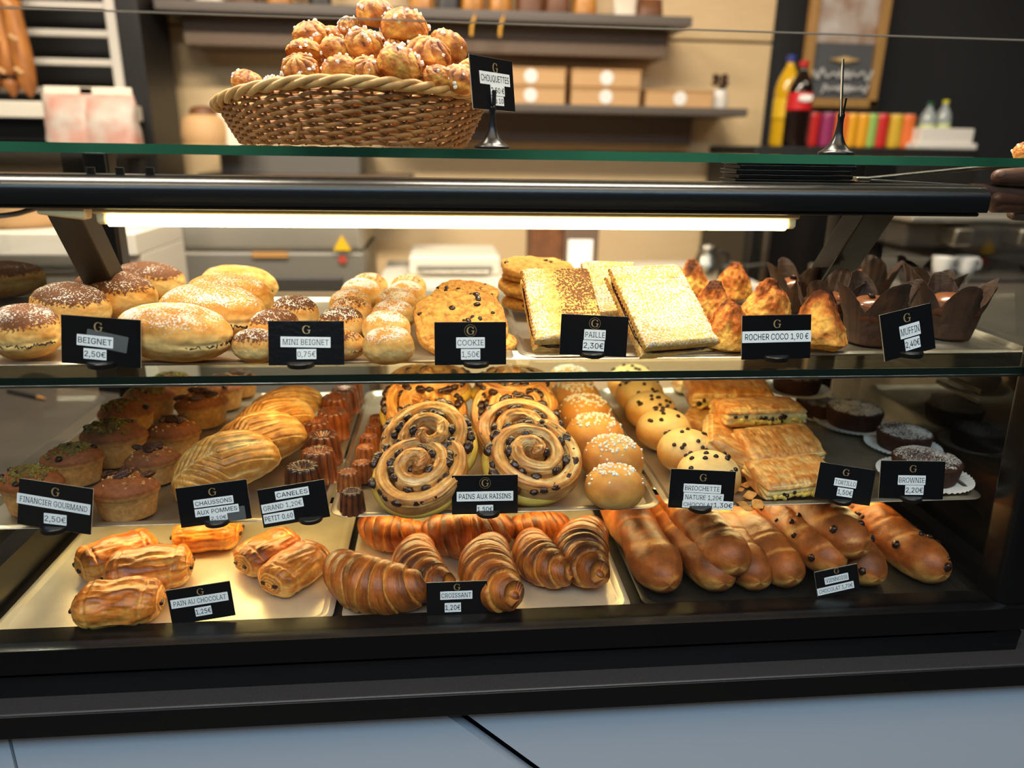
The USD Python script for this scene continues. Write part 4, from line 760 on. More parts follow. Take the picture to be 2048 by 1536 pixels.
def folded(seed, L=.13, Wd=.075, H=.036, chips=8, twist=0.0):
    """folded cream pastry: glazed wrinkled pillow with open layered ends"""
    n, m = 110, 84; u = np.linspace(-1, 1, n)[:, None]; a = np.linspace(0, 2 * PI, m, endpoint=False)[None]; ca, sa = np.cos(a), np.sin(a)
    tp = (1 - np.abs(u) ** 8) ** .25; x = u * L / 2 + 0 * a; y = np.sign(ca) * np.abs(ca) ** .55 * Wd / 2 * (.92 + .08 * tp) + 0 * u; z = np.sign(sa) * np.abs(sa) ** .6 * H / 2 * (.62 + .38 * tp) + 0 * u
    P = np.stack([x, y, z], -1); lay = np.sin(z / H * 26 + 2 * nz(P, 30, seed)); wr = nz(P * (1, 1.6, 1), 75, seed + 1); wr2 = nz(P * (2.2, .8, 1), 130, seed + 2); top = sstep(sa, -.2, .5) + 0 * u
    P[..., 2] += top * (.0045 * (wr - .5) + .0028 * (wr2 - .5)); edge = (np.abs(ca) > .82) + 0 * u; P[..., 1] *= 1 + .035 * lay * edge; P[..., 0] *= 1 + .02 * lay * (np.abs(u) > .93)
    P[..., 2] = np.maximum(P[..., 2], -H * .42); V, F = fix(*grid(P)); k = n * m; V[:, 2] += H * .42
    t = np.full(len(V), .5); t[:k] = (.42 + .9 * (wr - .5) + .5 * (wr2 - .5) + .35 * (nz(P, 20, seed + 3) - .5) - .32 * edge * (lay < 0) - .4 * (1 - top) * edge).ravel(); t = np.clip(t, 0, 1)
    c = lerp(S(246, 214, 140), lerp(S(214, 140, 66), S(134, 70, 30), np.clip(2 * t - 1, 0, 1)), np.clip(2 * t, 0, 1)); parts = [P_('pastry', (V, F), 'flaky', dict(col=c))]; g = rng_of(seed)
    cr = np.stack([np.linspace(-.42, .42, 30) * L, -Wd * .5 + .002 * g.standard_normal(30), .010 + .0015 * g.standard_normal(30)], 1); parts.append(P_('custard', tube(cr, .0042, 7), 'custard'))
    for i in range(chips): parts.append(P_('chocolate_chip', one_chunk(seed * 40 + i, g.uniform(.0026, .0042), np.array([g.uniform(-.42, .42) * L, -Wd * .53, .006 + .014 * g.random()]), sub=2), 'chocolate'))
    return Item(parts)
def brownie(seed):
    pr = spl([(0, 0), (.86, 0), (.88, .03), (.98, .55), (1.0, .62), (.985, .68), (.9, .76), (.6, .84), (.3, .88), (0, .9)], 50); m = 96; a = np.linspace(0, 2 * PI, m, endpoint=False); P = np.stack([pr[:, :1] * np.cos(a) * .047, pr[:, :1] * np.sin(a) * .047, np.repeat(pr[:, 1:], m, 1) * .042], -1)
    up = sstep(P[..., 2], .026, .032); P += (.0035 * (nz(P, 60, seed) - .5) * (0.3 + up))[..., None]; cr = np.exp(-((nz(P, 85, seed + 1) - .5) / .05) ** 2) * up; P[..., 2] -= .0028 * cr; V, F = fix(*grid(P)); u2 = sstep(V[:, 2], .028, .032); t = nz(V, 70, seed + 2)
    pl = []; ap = np.linspace(0, 2 * PI, 192, endpoint=False)
    for rr, zz, am in ((.001, .0012, 0), (.048, .0012, 0), (.052, .002, .4), (.064, .006, 1), (.0645, .0056, 1), (.052, .0012, .4), (.046, .0002, 0), (.001, .0002, 0)): pl.append(np.stack([rr * np.cos(ap), rr * np.sin(ap), zz + .0011 * am * np.sin(48 * ap)], -1))
    V[:, 2] += .0012
    return Item([P_('cake', (V, F), 'crumbly2', dict(col=lerp(S(78, 44, 28), S(44, 24, 16), t), dust=u2 * .5 * (.45 + nz(V, 30, seed + 3)))), P_('doily', fix(*grid(np.array(pl))), 'doily')])
pastry('crumbly2', rough=.7, mottle=.3, mscale=140, bump=.001, bscale=300, spec=.25, dscale=520, dust=(.74, .7, .66))
def pain_choc(seed, L=.112, Wd=.082, H=.058):
    n, m = 100, 80; u = np.linspace(-1, 1, n)[:, None]; a = np.linspace(0, 2 * PI, m, endpoint=False)[None]; ca, sa = np.cos(a), np.sin(a); tp = 1 - .34 * np.abs(u) ** 9 - .06 * u ** 2
    x = u * L / 2 + 0 * a; y = np.sign(ca) * np.abs(ca) ** .8 * Wd / 2 * tp; z = np.sign(sa) * np.abs(sa) ** .85 * H / 2 * tp; P = np.stack([x, y, z], -1)
    st = nz(np.stack([x * 16, a * 7 + 1.2 * u, 0 * x + seed], -1), 1.3, seed); wr = nz(P * (.5, 1.6, 1.6), 70, seed + 1); band = np.cos(u * 7 + .8 * sa + seed); fold = np.exp(-((np.abs(u) - .62 - .06 * sa) / .045) ** 2)
    P += np.stack([0 * x, ca + 0 * u, sa + 0 * u], -1) * (.004 * (st - .5) + .0075 * (wr - .5) - .002 * fold + .0012 * band)[..., None]; P[..., 2] = np.maximum(P[..., 2], -.4 * H)
    ends = []
    for sgn in (-1, 1):
        k = np.linspace(1, .06, 12)[1:]; E = P[0 if sgn < 0 else -1]; c0 = E.mean(0); ends.append(np.array([c0 + (E - c0) * q + np.array([sgn * (.006 * (1 - q ** 2) + .0012 * math.sin(q * 26)), 0, 0]) for q in k]))
    G = np.concatenate([ends[0][::-1], P, ends[1]]); V, F = fix(*grid(G)); V[:, 2] += .4 * H; ne = 11 * m; t = np.full(len(V), .4); body = (.42 + .85 * (st - .5) + .9 * (wr - .5) + .6 * (nz(P, 22, seed + 2) - .5) + .22 * sstep(sa, 0, 1) - .15 * fold - .35 * (sa < -.3)).ravel()
    t[ne:ne + n * m] = body; sp = np.array([.3 + .4 * math.sin(q * 26) for q in np.linspace(1, .06, 12)[1:]]); t[:ne] = np.repeat(sp[::-1], m); t[ne + n * m:ne + n * m + ne] = np.repeat(sp, m); t = np.clip(t, 0, 1)
    c = lerp(S(240, 180, 86), lerp(S(206, 116, 36), S(112, 52, 16), np.clip(2 * t - 1, 0, 1)), np.clip(2 * t, 0, 1)); parts = [P_('pastry', (V, F), 'flaky', dict(col=c))]
    for sgn in (-1, 1):
        for dy in (-.012, .012): parts.append(P_('chocolate_stick', (lambda q: (np.array(q.vertices), np.array(q.faces)))(rbox((sgn * L * .505, dy, .4 * H + .001), (.014, .009, .006), .002)), 'chocolate'))
    return Item(parts)
def croissant(seed, arc=.9, Rc=.10, r0=.034, L=None, steps=4):
    n, m = 190, 60; s = np.linspace(-1, 1, n)[:, None]; a = np.linspace(0, 2 * PI, m, endpoint=False)[None]; th = s * arc; base = lambda q: r0 * np.clip(1 - np.abs(q) ** 1.7, 0, 1) ** .62 + .0075 * (1 - np.abs(q) ** 20)
    k = np.abs(s) ** .85 * steps + .55 * np.cos(a - 1.9 * np.sign(s)) * (np.abs(s) > .02) * np.minimum(1, np.abs(s) * 4) + .15 * (nz(np.stack([np.cos(a) + 0 * s, np.sin(a) + 0 * s, 3 * s + 0 * a], -1), 1.4, seed) - .5); fl = np.floor(k); fr = k - fl
    q = np.clip((fl + .25) / steps, 0, 1) ** (1 / .85); r = .5 * base(s) + .5 * base(q) ; r = r * (1 + .05 * np.sin(PI * np.clip(fr * 1.1, 0, 1)) - .05 * np.exp(-(fr / .07) ** 2)); r = np.where(np.abs(s) > .97, np.minimum(r, base(s)), r); r[0] *= .5; r[-1] *= .5
    lam = nz(np.stack([k * 13, 1.1 * np.cos(a) + 0 * s, 1.1 * np.sin(a) + 0 * s], -1), 1.5, seed + 1); r = r * (1 + .035 * (lam - .5))
    C = np.stack([Rc * np.sin(th), Rc * (1 - np.cos(th)), 0 * th], -1); Nr = np.stack([-np.sin(th), np.cos(th), 0 * th], -1); P = C + Nr * (r * np.cos(a))[..., None] + np.array([0, 0, 1.0]) * (r * np.sin(a))[..., None]
    P += .005 * (nz(P, 20, seed + 2) - .5)[..., None]; P[..., 2] = np.maximum(P[..., 2], -.62 * r - .002); P[..., 2] -= P[..., 2].min(); V, F = fix(*grid(P)); nm = n * m; t = np.full(len(V), .7)
    t[:nm] = (.46 + .5 * (lam - .5) + .8 * (nz(P, 22, seed + 3) - .5) + .26 * sstep(fr, .2, .9) - .42 * np.exp(-(fr / .1) ** 2) + .18 * sstep(np.sin(a), 0, 1) + .25 * sstep(np.abs(s), .8, 1) - .3 * (np.sin(a) < -.5)).ravel(); t = np.clip(t, 0, 1)
    c = lerp(S(228, 164, 74), lerp(S(178, 96, 32), S(76, 36, 13), np.clip(2 * t - 1, 0, 1)), np.clip(2 * t, 0, 1)); return Item([P_('pastry', (V, F), 'croissant_crust', dict(col=c))])
def viennoise(seed, L=.26, r=.033, chips=0):
    g = rng_of(seed + 5); n, m = 120, 52; u = np.linspace(-1, 1, n)[:, None]; a = np.linspace(0, 2 * PI, m, endpoint=False)[None]; rr = r * np.clip(1 - np.abs(u) ** 9, .0005, 1) ** .5; rr = rr * (1 + .05 * np.sin(u * 7 + seed)) * (1 - .2 * np.abs(u) ** 4); x = u * L / 2 + 0 * a; P = np.stack([x, rr * np.cos(a) * 1.05, rr * np.sin(a)], -1)
    cut = np.sin(u * 17 + 2.2 * np.sin(a) + 1.6 * np.sin(u * 5.3 + seed) + seed); g1 = np.exp(-((1 + cut) / .12) ** 2) * sstep(np.sin(a), .1, .7); P *= 1 + np.array([0, 1, 1]) * (.24 * (nz(P, 24, seed) - .5) + .10 * (nz(P, 60, seed + 1) - .5) - .035 * g1)[..., None]; P[..., 2] = np.maximum(P[..., 2], -.68 * r); V, F = fix(*grid(P)); V[:, 2] += .68 * r; k = n * m; t = np.full(len(V), .5)
    t[:k] = (.5 + .9 * (nz(P, 22, seed + 2) - .5) + .5 * (nz(P, 60, seed + 3) - .5) - .35 * g1 + .2 * sstep(np.sin(a), 0, .9) - .45 * np.exp(-((np.sin(a) + .55) / .25) ** 2)).ravel(); t = np.clip(t, 0, 1); c = lerp(S(226, 170, 88), lerp(S(164, 90, 36), S(84, 42, 18), np.clip(2 * t - 1, 0, 1)), np.clip(2 * t, 0, 1)); parts = [P_('loaf', (V, F), 'bread', dict(col=c))]; g = rng_of(seed)
    if chips:
        for i, x in enumerate(pts_on(V[:k], chips, seed, np.sin(np.repeat(a, n, 0).ravel()) > -.2)): parts.append(P_('chocolate_chip', one_chunk(seed * 40 + i, g.uniform(.0042, .0066), x - .0012 * (x / np.linalg.norm(x)), sub=2), 'chocolate'))
    return Item(parts)

# ================================================================ upper shelf
z = Z1 + .0035
G = 'doughnut buns'
for i, (lab, px, py, w, R, co, du, fill, dims) in enumerate([
    ('cocoa dusted bun with an open chocolate seam, cut by the left picture edge', 50, 660, 158, (0, 0, -62), .7, .38, (0, 60), (.115, .085, .072)),
    ('cocoa dusted bun just behind the left edge of the first price sign', 140, 613, 168, (0, 0, -40), .72, .38, None, (.125, .08, .066)),
    ('dark cocoa bun with a golden front end, third from the left', 228, 588, 178, (0, 0, -38), .75, .36, None, (.14, .085, .07)),
    ('dark cocoa bun at the very back, below the left strut', 298, 560, 150, (0, 0, -30), .8, .3, None, (.14, .08, .065)),
    ('sugar dusted bun with a thin seam, right beside the first price sign', 348, 664, 238, (0, 0, -22), 0, .47, (-10, 62), (.155, .085, .075)),
    ('sugar dusted bun, second of the pale row counted from the front', 424, 621, 222, (0, 0, -28), 0, .42, (-25, 55), (.155, .08, .07)),
    ('brightly lit sugared bun, third of the pale row', 458, 593, 180, (0, 0, -32), 0, .40, None, (.15, .08, .07)),
    ('greyish dusted bun at the back end of the pale row', 478, 568, 156, (0, 0, -30), .2, .34, (-25, 40), (.15, .08, .068))]):
    put(bun(100 + i, *dims, dust=du, cocoa=co, fill=fill), 'doughnut_bun', lab, 'bun', px, py, z, w, R, group=None)
minis = [
    ('cocoa dusted mini bun left of the second price sign', 510, 690, 96, 'c'), ('cocoa mini bun half hidden behind the top of the second price sign', 548, 655, 108, 'c'), ('reddish cocoa mini bun at the back of the left mini column', 590, 627, 98, 'c'),
    ('cocoa mini bun oozing chocolate cream right of the second price sign', 690, 690, 84, 'o'), ('dark cocoa mini bun behind the oozing one', 683, 647, 96, 'c'), ('mini bun with cocoa and sugar flecks under the bright one', 702, 626, 88, 'd'),
    ('bright yellow lit mini bun heading the middle column', 700, 608, 86, 's'), ('greyish mini bun behind the bright yellow one', 722, 588, 84, 's'), ('small grey mini bun at the back of the middle column', 738, 574, 76, 'd'),
    ('plain sugared mini bun in front, left of the cookie sign', 777, 690, 106, 's'), ('sugared mini bun resting behind the front plain one', 773, 657, 98, 's'), ('sugared mini bun, third of the right hand mini column', 787, 631, 90, 's'),
    ('sugared mini bun, fourth of the right hand mini column', 793, 608, 84, 's'), ('greyish mini bun, fifth of the right hand mini column', 811, 591, 80, 's'), ('small grey mini bun at the back beside the cookies', 817, 575, 72, 'd')]
for i, (lab, px, py, w, k) in enumerate(minis):
    it = bun(140 + i, .07, .056, .056, dust={'s': .5, 'c': .42, 'd': .36, 'o': .3}[k], cocoa={'s': 0, 'c': .68, 'd': .45, 'o': .5}[k], n=2.15, lev=4 if i not in (0, 9) else 5, fill=(-55, 45, 'glaze') if k == 'o' else None)
    put(it, 'mini_doughnut', lab, 'bun', px, py, z, w, (0, 0, [-20, 10, -30, 25, 0][i % 5]))
ck = [('big chocolate chip cookie leaning upright behind the cookie sign', 921, 640, 190, (30, 0, 0, 10), .925), ('chocolate chip cookie at the foot of the pile, behind the cookie sign', 955, 682, 158, (8, 0, 0, 40), .905), ('golden chocolate chip cookie peeping over the big leaning one', 930, 590, 138, (14, 0, 0, 70), 1.0)]
for i, (lab, px, py, w, R, Yc) in enumerate(ck): put(cookie(200 + i, 14), 'cookie', lab, 'cookie', px, py, w=w, R=R, Y=Yc)
stackY = 1.12
for i, (lab, px, py, w) in enumerate([('topmost cookie of the tall stack behind the cocoa slice', 1076, 535, 148), ('second cookie from the top of the tall stack', 1068, 552, 128), ('third cookie from the top of the tall stack', 1062, 569, 132), ('fourth cookie from the top of the tall stack', 1070, 586, 126), ('lowest visible cookie of the tall stack', 1068, 602, 130)]):
    put(cookie(210 + i, 8), 'cookie', lab, 'cookie', px, py, w=w, R=(3 * (-1) ** i, 2, 0, 40 * i), Y=stackY)
for i, (lab, px, py, w, R, co, lf, dm) in enumerate([
    ('puff pastry slice with reddish cocoa dust, left of the others', 1124, 617, 176, (33, 0, 4), .52, 0, (.14, .10)),
    ('sugar dusted puff pastry slice mostly hidden behind the large one', 1222, 586, 130, (30, 0, -4), .1, .012, (.13, .09)),
    ('large sugar dusted puff pastry slice with a jam seam along its front', 1322, 618, 232, (36, 0, 14), 0, 0, (.152, .118))]):
    it = paille(230 + 5 * i, co, dm[0], dm[1], 3)
    for p in it.parts:      # long side runs away from the viewer
        v = p['mesh'][0]; p['mesh'] = (np.c_[-v[:, 1], v[:, 0], v[:, 2]], p['mesh'][1])
    it = Item(it.parts); put(it, 'jam_slice', lab, 'pastry', px, py, z, w, R, lift=lf)
for i, (lab, px, py, w, R) in enumerate([
    ('dark toasted coconut rock at the back, beside the large slice', 1384, 556, 76, (0, 0, 20)), ('coconut rock at the back, second from the large slice', 1468, 562, 84, (0, 0, 60)), ('bright golden coconut rock beside the large slice', 1427, 608, 92, (0, 0, 10)),
    ('coconut rock behind the top left corner of its price sign', 1456, 650, 104, (0, 0, 100)), ('orange coconut rock behind the coconut sign', 1535, 605, 112, (0, 0, 40)), ('dark coconut rock in front, right of the coconut sign', 1638, 640, 124, (0, 8, 75))]):
    put(rocher(260 + i), 'coconut_rock', lab, 'coconut cake', px, py, z, w, R)
for i, (lab, px, py, w, R) in enumerate([
    ('muffin in dark brown paper at the back left of the muffin group', 1592, 572, 128, (0, 0, 12)), ('muffin in brown paper, behind the coconut rocks', 1655, 600, 140, (0, 0, 48)), ('muffin in crumpled paper at the very back of the group', 1738, 555, 128, (0, 0, 70)),
    ('muffin in tall brown paper directly left of the muffin sign', 1752, 618, 172, (0, 0, 5)), ('muffin at the back right, its paper mostly hidden', 1858, 580, 130, (0, 0, 33)), ('muffin with a tall paper corner right of the muffin sign', 1898, 606, 176, (0, 0, 78))]):
    put(muffin(280 + i), 'muffin', lab, 'muffin', px, py, z, w, R)

# ================================================================ middle shelf
z = Z2 + .0035
fin = [('pistachio financier at the left picture edge behind its sign', 64, 975, 140, 'pistachio', -8), ('pistachio financier, second from the front', 146, 925, 132, 'pistachio', 15), ('pistachio financier with a dark berry, third from the front', 230, 880, 140, 'pistachio', 5), ('pistachio financier, fourth from the front', 254, 832, 118, 'pistachio', 18),
       ('pistachio financier, fifth from the front', 300, 800, 108, 'pistachio', 10), ('pistachio financier at the back of the row', 346, 773, 96, 'pistachio', 12),
       ('pecan financier in front, right of the financier sign', 252, 984, 142, 'pecan', 12), ('pecan financier with big nut halves, second of the pecan row', 306, 925, 116, 'pecan', 25), ('pecan financier with light nut bits, third of the pecan row', 348, 870, 114, 'pecan', 10), ('shaded pecan financier beside the turnovers', 404, 812, 112, 'pecan', 20), ('shaded pecan financier, fifth of the pecan row', 440, 782, 98, 'pecan', 8), ('pecan financier at the back, deep in shade', 478, 764, 78, 'pecan', 8)]
for i, (lab, px, py, w, k, rz) in enumerate(fin): put(financier(300 + i, k), 'financier', lab, 'cake', px, py, z, w, (0, 0, rz))
for i, (lab, px, py, w, R, lf) in enumerate([
    ('apple turnover in front, behind the turnover sign', 442, 914, 222, (42, -14, 22), 0), ('apple turnover leaning on the front one, brightly lit', 505, 872, 208, (40, -14, 26), .004), ('third apple turnover with a flaky right end', 537, 833, 178, (34, -14, 26), .006), ('fourth apple turnover in the row', 555, 808, 150, (30, -12, 20), .008), ('rearmost apple turnover in shade below the upper shelf', 578, 795, 138, (26, -8, 10), .006)]):
    put(chausson(330 + i), 'apple_turnover', lab, 'pastry', px, py, z, w, R, lift=lf)
for i, (lab, px, py, w, to) in enumerate([
    ('dark large canele directly behind the caneles sign', 606, 962, 80, .95), ('amber large canele, second in the row', 637, 930, 78, .55), ('dark topped large canele, third in the row', 647, 897, 75, .72), ('large canele, fourth in the row, left side', 633, 868, 68, .5), ('amber large canele, fifth in the row', 666, 848, 68, .5), ('large canele, sixth in the row', 672, 818, 64, .55), ('dark large canele, seventh in the row', 690, 800, 60, .7), ('rearmost dark large canele of the row', 700, 782, 56, .75)]):
    put(canele(350 + i, to), 'large_canele', lab, 'canele', px, py, z, w)
z2 = Z2 + .0055
for i, (lab, px, py, w, to) in enumerate([
    ('dark small canele in front at the corner of the middle tray', 705, 1002, 53, .92), ('amber small canele, second of the small ones', 698, 962, 50, .45), ('small canele half behind the first raisin roll', 724, 942, 46, .4), ('orange small canele, fourth of the small ones', 732, 910, 44, .3), ('small canele, fifth of the small ones', 738, 888, 42, .45), ('small canele, sixth of the small ones', 748, 866, 38, .5), ('rearmost small canele beside the third raisin roll', 755, 846, 36, .5)]):
    put(canele(370 + i, to, fl=11), 'small_canele', lab, 'canele', px, py, z2, w)
for i, (lab, px, py, w, R, lf) in enumerate([
    ('raisin roll in front with a browned tail, left of the raisin sign', 838, 940, 200, (27, -6, 0, 200), 0), ('raisin roll leaning behind the left front one', 856, 884, 192, (30, -4, 0, 60), .012), ('raisin roll with a lifted flap of dough, third on the left', 850, 814, 174, (30, 4, 0, 150), .004), ('raisin roll lying flat on top at the back left', 862, 764, 170, (4, 0, 0, 20), .05),
    ('raisin roll in front, right of the raisin sign', 1064, 914, 200, (30, 4, 0, 230), 0), ('raisin roll leaning behind the right front one', 1047, 866, 192, (30, 2, 0, 100), .012), ('raisin roll, third on the right', 1032, 820, 176, (30, 0, 0, 330), .006), ('raisin roll lying flat on top at the back right', 1022, 766, 158, (2, 0, 0, 260), .05)]):
    put(raisin_roll(390 + i), 'raisin_roll', lab, 'pastry', px, py, z2, w, R, lift=lf)
for i, (lab, px, py, w) in enumerate([('sugar pearl bun in front at the tray corner', 1229, 968, 120), ('sugar pearl bun, second in the row', 1226, 914, 124), ('sugar pearl bun, third in the row', 1190, 868, 120), ('sugar pearl bun, fourth in the row', 1168, 828, 114), ('sugar pearl bun, fifth in the row', 1150, 795, 106), ('sugar pearl bun at the back of the row', 1138, 766, 100)]):
    put(briochette(410 + i, 'sugar'), 'sugar_bun', lab, 'bun', px, py, z2, w, (-10 if i == 0 else 0, 0, 50 * i))
for i, (lab, px, py, w) in enumerate([('chocolate chip bun directly behind the briochette sign', 1418, 945, 130), ('chocolate chip bun, second in the row', 1372, 896, 116), ('chocolate chip bun, third in the row', 1328, 853, 112), ('chocolate chip bun, fourth in the row', 1302, 816, 102), ('chocolate chip bun, fifth in the row', 1280, 786, 98), ('chocolate chip bun at the back of the row', 1262, 760, 94)]):
    put(briochette(420 + i, 'choc'), 'chocolate_chip_bun', lab, 'bun', px, py, z, w, (0, 0, 70 * i))
for i, (lab, px, py, w, R, lf) in enumerate([
    ('folded cream pastry in front, behind the sign reading 1,50€ on the right tray', 1585, 953, 200, (14, 0, 10), 0), ('folded cream pastry leaning on the front one', 1558, 893, 194, (24, 0, 12), .010), ('folded cream pastry half covered at the left of the pile', 1462, 885, 110, (26, 0, 70), .0), ('folded pastry with a row of chocolate chips lying on top of the pile', 1516, 822, 198, (-4, 0, 2), .045),
    ('browned folded pastry at the back of the pile', 1455, 782, 188, (10, 0, -4), .03), ('folded pastry at the far left back of the pile', 1408, 838, 90, (14, 0, 60), .0), ('folded pastry under the upper shelf at the back', 1400, 764, 120, (6, 0, 4), .0)]):
    put(folded(440 + i, chips=12 if i == 3 else 7), 'folded_pastry', lab, 'pastry', px, py, z, w, R, lift=lf)
for i, (lab, px, py, w, lf) in enumerate([('brownie cake stacked at the back under the upper shelf', 1594, 762, 140, .04), ('sugared brownie cake on a white doily, centre of the brownies', 1708, 828, 162, 0), ('brownie cake half hidden under the back one', 1636, 812, 126, 0), ('brownie cake behind the front one', 1808, 874, 160, 0), ('brownie cake on a fluted white doily behind the brownie sign', 1852, 930, 200, 0)]):
    put(brownie(460 + i), 'brownie_cake', lab, 'cake', px, py, z, w, (0, 0, 33 * i), lift=lf)
g = rng_of(8)
for k, (px, py) in enumerate([(1497, 968), (1500, 990), (1515, 1008), (1490, 1012), (1470, 975)]):
    p = onz(px, py, Z2 + .006); t = xf('pastry_flake', W(p)); tag(t, ['thin pastry flake fallen beside the folded pastry, nearest it', 'pastry flake fallen right of the briochette sign, middle one', 'large pastry flake fallen at the tray edge', 'pastry flake fallen against the corner of the briochette sign', 'small pastry flake fallen next to the chip bun'][k], 'flake', 'fallen flakes')
    V, F = fix(*(lambda v, f: ((v * (1 + .5 * (nz(v, 2, k)[:, None] - .5))) * (.012, .007, .0012) + np.c_[0 * v[:, 0], 0 * v[:, 0], .002 * np.sin(3 * v[:, 0])], f))(*ico(3))); obj('flake', (V @ rot(0, 0, 40 * k).T, F), 'flaky', t, dict(col=np.tile(S(206, 148, 78), (len(V), 1))))

# ================================================================ bottom level
z = Z3 + .0035
for i, (lab, px, py, w, R, lf) in enumerate([
    ('glazed chocolate bread roll in front, left of its price sign', 238, 1200, 200, (0, 0, 6), 0), ('chocolate bread roll with wrinkled crust behind the front one', 298, 1132, 190, (0, 0, 10), 0), ('chocolate bread roll at the back left of the tray', 235, 1106, 178, (0, 0, 38), 0), ('chocolate bread roll showing its spiral end, middle of the tray', 590, 1130, 148, (0, 0, 58), 0), ('chocolate bread roll cut off by the shelf above, beside the spiral one', 536, 1098, 138, (0, 0, 50), 0),
    ('chocolate bread roll hidden at the back between the others', 415, 1062, 150, (0, 0, 4), 0)]):
    put(pain_choc(500 + i), 'chocolate_roll', lab, 'pastry', px, py, z, w, R, lift=lf)
for i, (lab, px, py, w, R, kw) in enumerate([
    ('croissant lying across in front with its tip to the left', 742, 1160, 222, (0, 0, -26), dict(arc=.8, Rc=.105, r0=.029)), ('croissant pointing forward behind the front one', 838, 1130, 128, (0, 0, -72), dict(arc=.9)), ('croissant pointing forward beside the croissant sign', 976, 1138, 134, (0, 0, -84), dict(arc=.85)), ('croissant pointing forward, second from the tray edge', 1076, 1112, 124, (0, 0, -70), dict(arc=.85)), ('croissant nearest the right edge of its tray', 1164, 1094, 112, (0, 0, -100), dict(arc=.85)),
    ('croissant at the back left, cut off by the shelf above', 782, 1060, 150, (0, 0, -20), dict(arc=.9)), ('croissant lying across at the back middle', 940, 1062, 190, (0, 0, 4), dict(arc=.8)), ('croissant at the back right, mostly hidden', 1080, 1052, 130, (0, 0, 10), dict(arc=.8))]):
    put(croissant(520 + i, **kw), 'croissant', lab, 'croissant', px, py, z, w, R)
for i, (lab, px, py, lf, rz, ch, L) in enumerate([
    ('plain milk bread nearest the croissant tray', 1338, 1168, 0, 93, 0, .30), ('plain milk bread second from the croissant tray', 1448, 1170, 0, 97, 0, .30), ('plain milk bread lying on top of two others', 1478, 1120, .048, 98, 0, .26), ('milk bread end showing low between its neighbours', 1520, 1165, 0, 92, 0, .30), ('plain milk bread lying on top, beside the milk bread sign', 1588, 1144, .046, 96, 0, .27),
    ('chocolate chip milk bread behind the milk bread sign', 1676, 1120, .02, 97, 16, .3), ('chocolate chip milk bread lying on top at the back', 1722, 1085, .055, 98, 18, .25), ('chocolate chip milk bread end right of the milk bread sign', 1752, 1160, 0, 93, 14, .3), ('chocolate chip milk bread at the right end of the tray', 1885, 1142, .01, 97, 20, .3)]):
    it = viennoise(540 + i, L=L, r=.0325, chips=ch); q = onz(px, py, z + lf + .03); q = q if q[1] > .815 else ony(px, py, .815); lf = max(q[2] - z - .03, 0); c = q[:2] + (L / 2 - .004) * np.array([math.cos(math.radians(rz)), math.sin(math.radians(rz))])
    put(it, 'milk_bread', lab, 'bread', 0, 0, z, R=(0, 0, rz), lift=lf, at=c)

# ================================================================ on the glass top: wicker basket and chouquettes
bc = ony(705, 180, 1.06); o = W((bc[0], 1.06, -.0045)); t = xf('wicker_basket', o); tag(t, 'oval wicker basket heaped with chouquettes on the glass top', 'basket')
A0, B0, A1, B1, HB = .143, .098, .178, .128, .068
def ring(th, h, off=0.0):
    h = h * (1 - np.where(np.cos(th) < 0, .36, .14) * np.cos(th) ** 2); q = h / HB; q2 = q ** .85; return np.stack([(A0 + (A1 - A0) * q2 + off) * np.cos(th), (B0 + (B1 - B0) * q2 + off) * np.sin(th), h + 0 * th], -1)
NS = 46; th = np.linspace(0, 2 * PI, NS * 10, endpoint=False)
for k in range(NS):
    a = 2 * PI * k / NS; hs = np.linspace(0.001, HB, 8); obj('stake', tube(np.array([ring(np.array(a), h) for h in hs]), .0019, 6), 'wicker_stake', t)
for r in range(13):
    h = .004 + r * .0049; obj('weaver', tube(ring(th, h + .0012 * np.sin(NS / 2 * th + (r % 2) * PI + .8), .0030 * np.cos(NS / 2 * th + (r % 2) * PI)), .0027, 7, closed=True, flat=.75), 'wicker', t)
for k in range(3):
    hh = 14 * th + k * 2 * PI / 3; P = ring(th, HB + .003 + 0 * th, .004); P[:, 2] += .0038 * np.sin(hh); P[:, :2] *= (1 + .028 * np.cos(hh))[:, None]; obj('rim_strand', tube(P, .0042, 7, closed=True), 'wicker_pale', t)
obj('bottom', fix(*grid(np.array([ring(th[::8], .002, -.004), ring(th[::8], .004, -.004)]))), 'wicker_stake', t)
obj('loose_end', tube([(-.06, -.101, .004), (-.055, -.11, .012), (-.05, -.112, .026)], .002, 6), 'wicker', t)
vs = [chouquette(600 + i) for i in range(6)] + [chouquette(607, 10), chouquette(608, 8, True), chouquette(609, 70)]
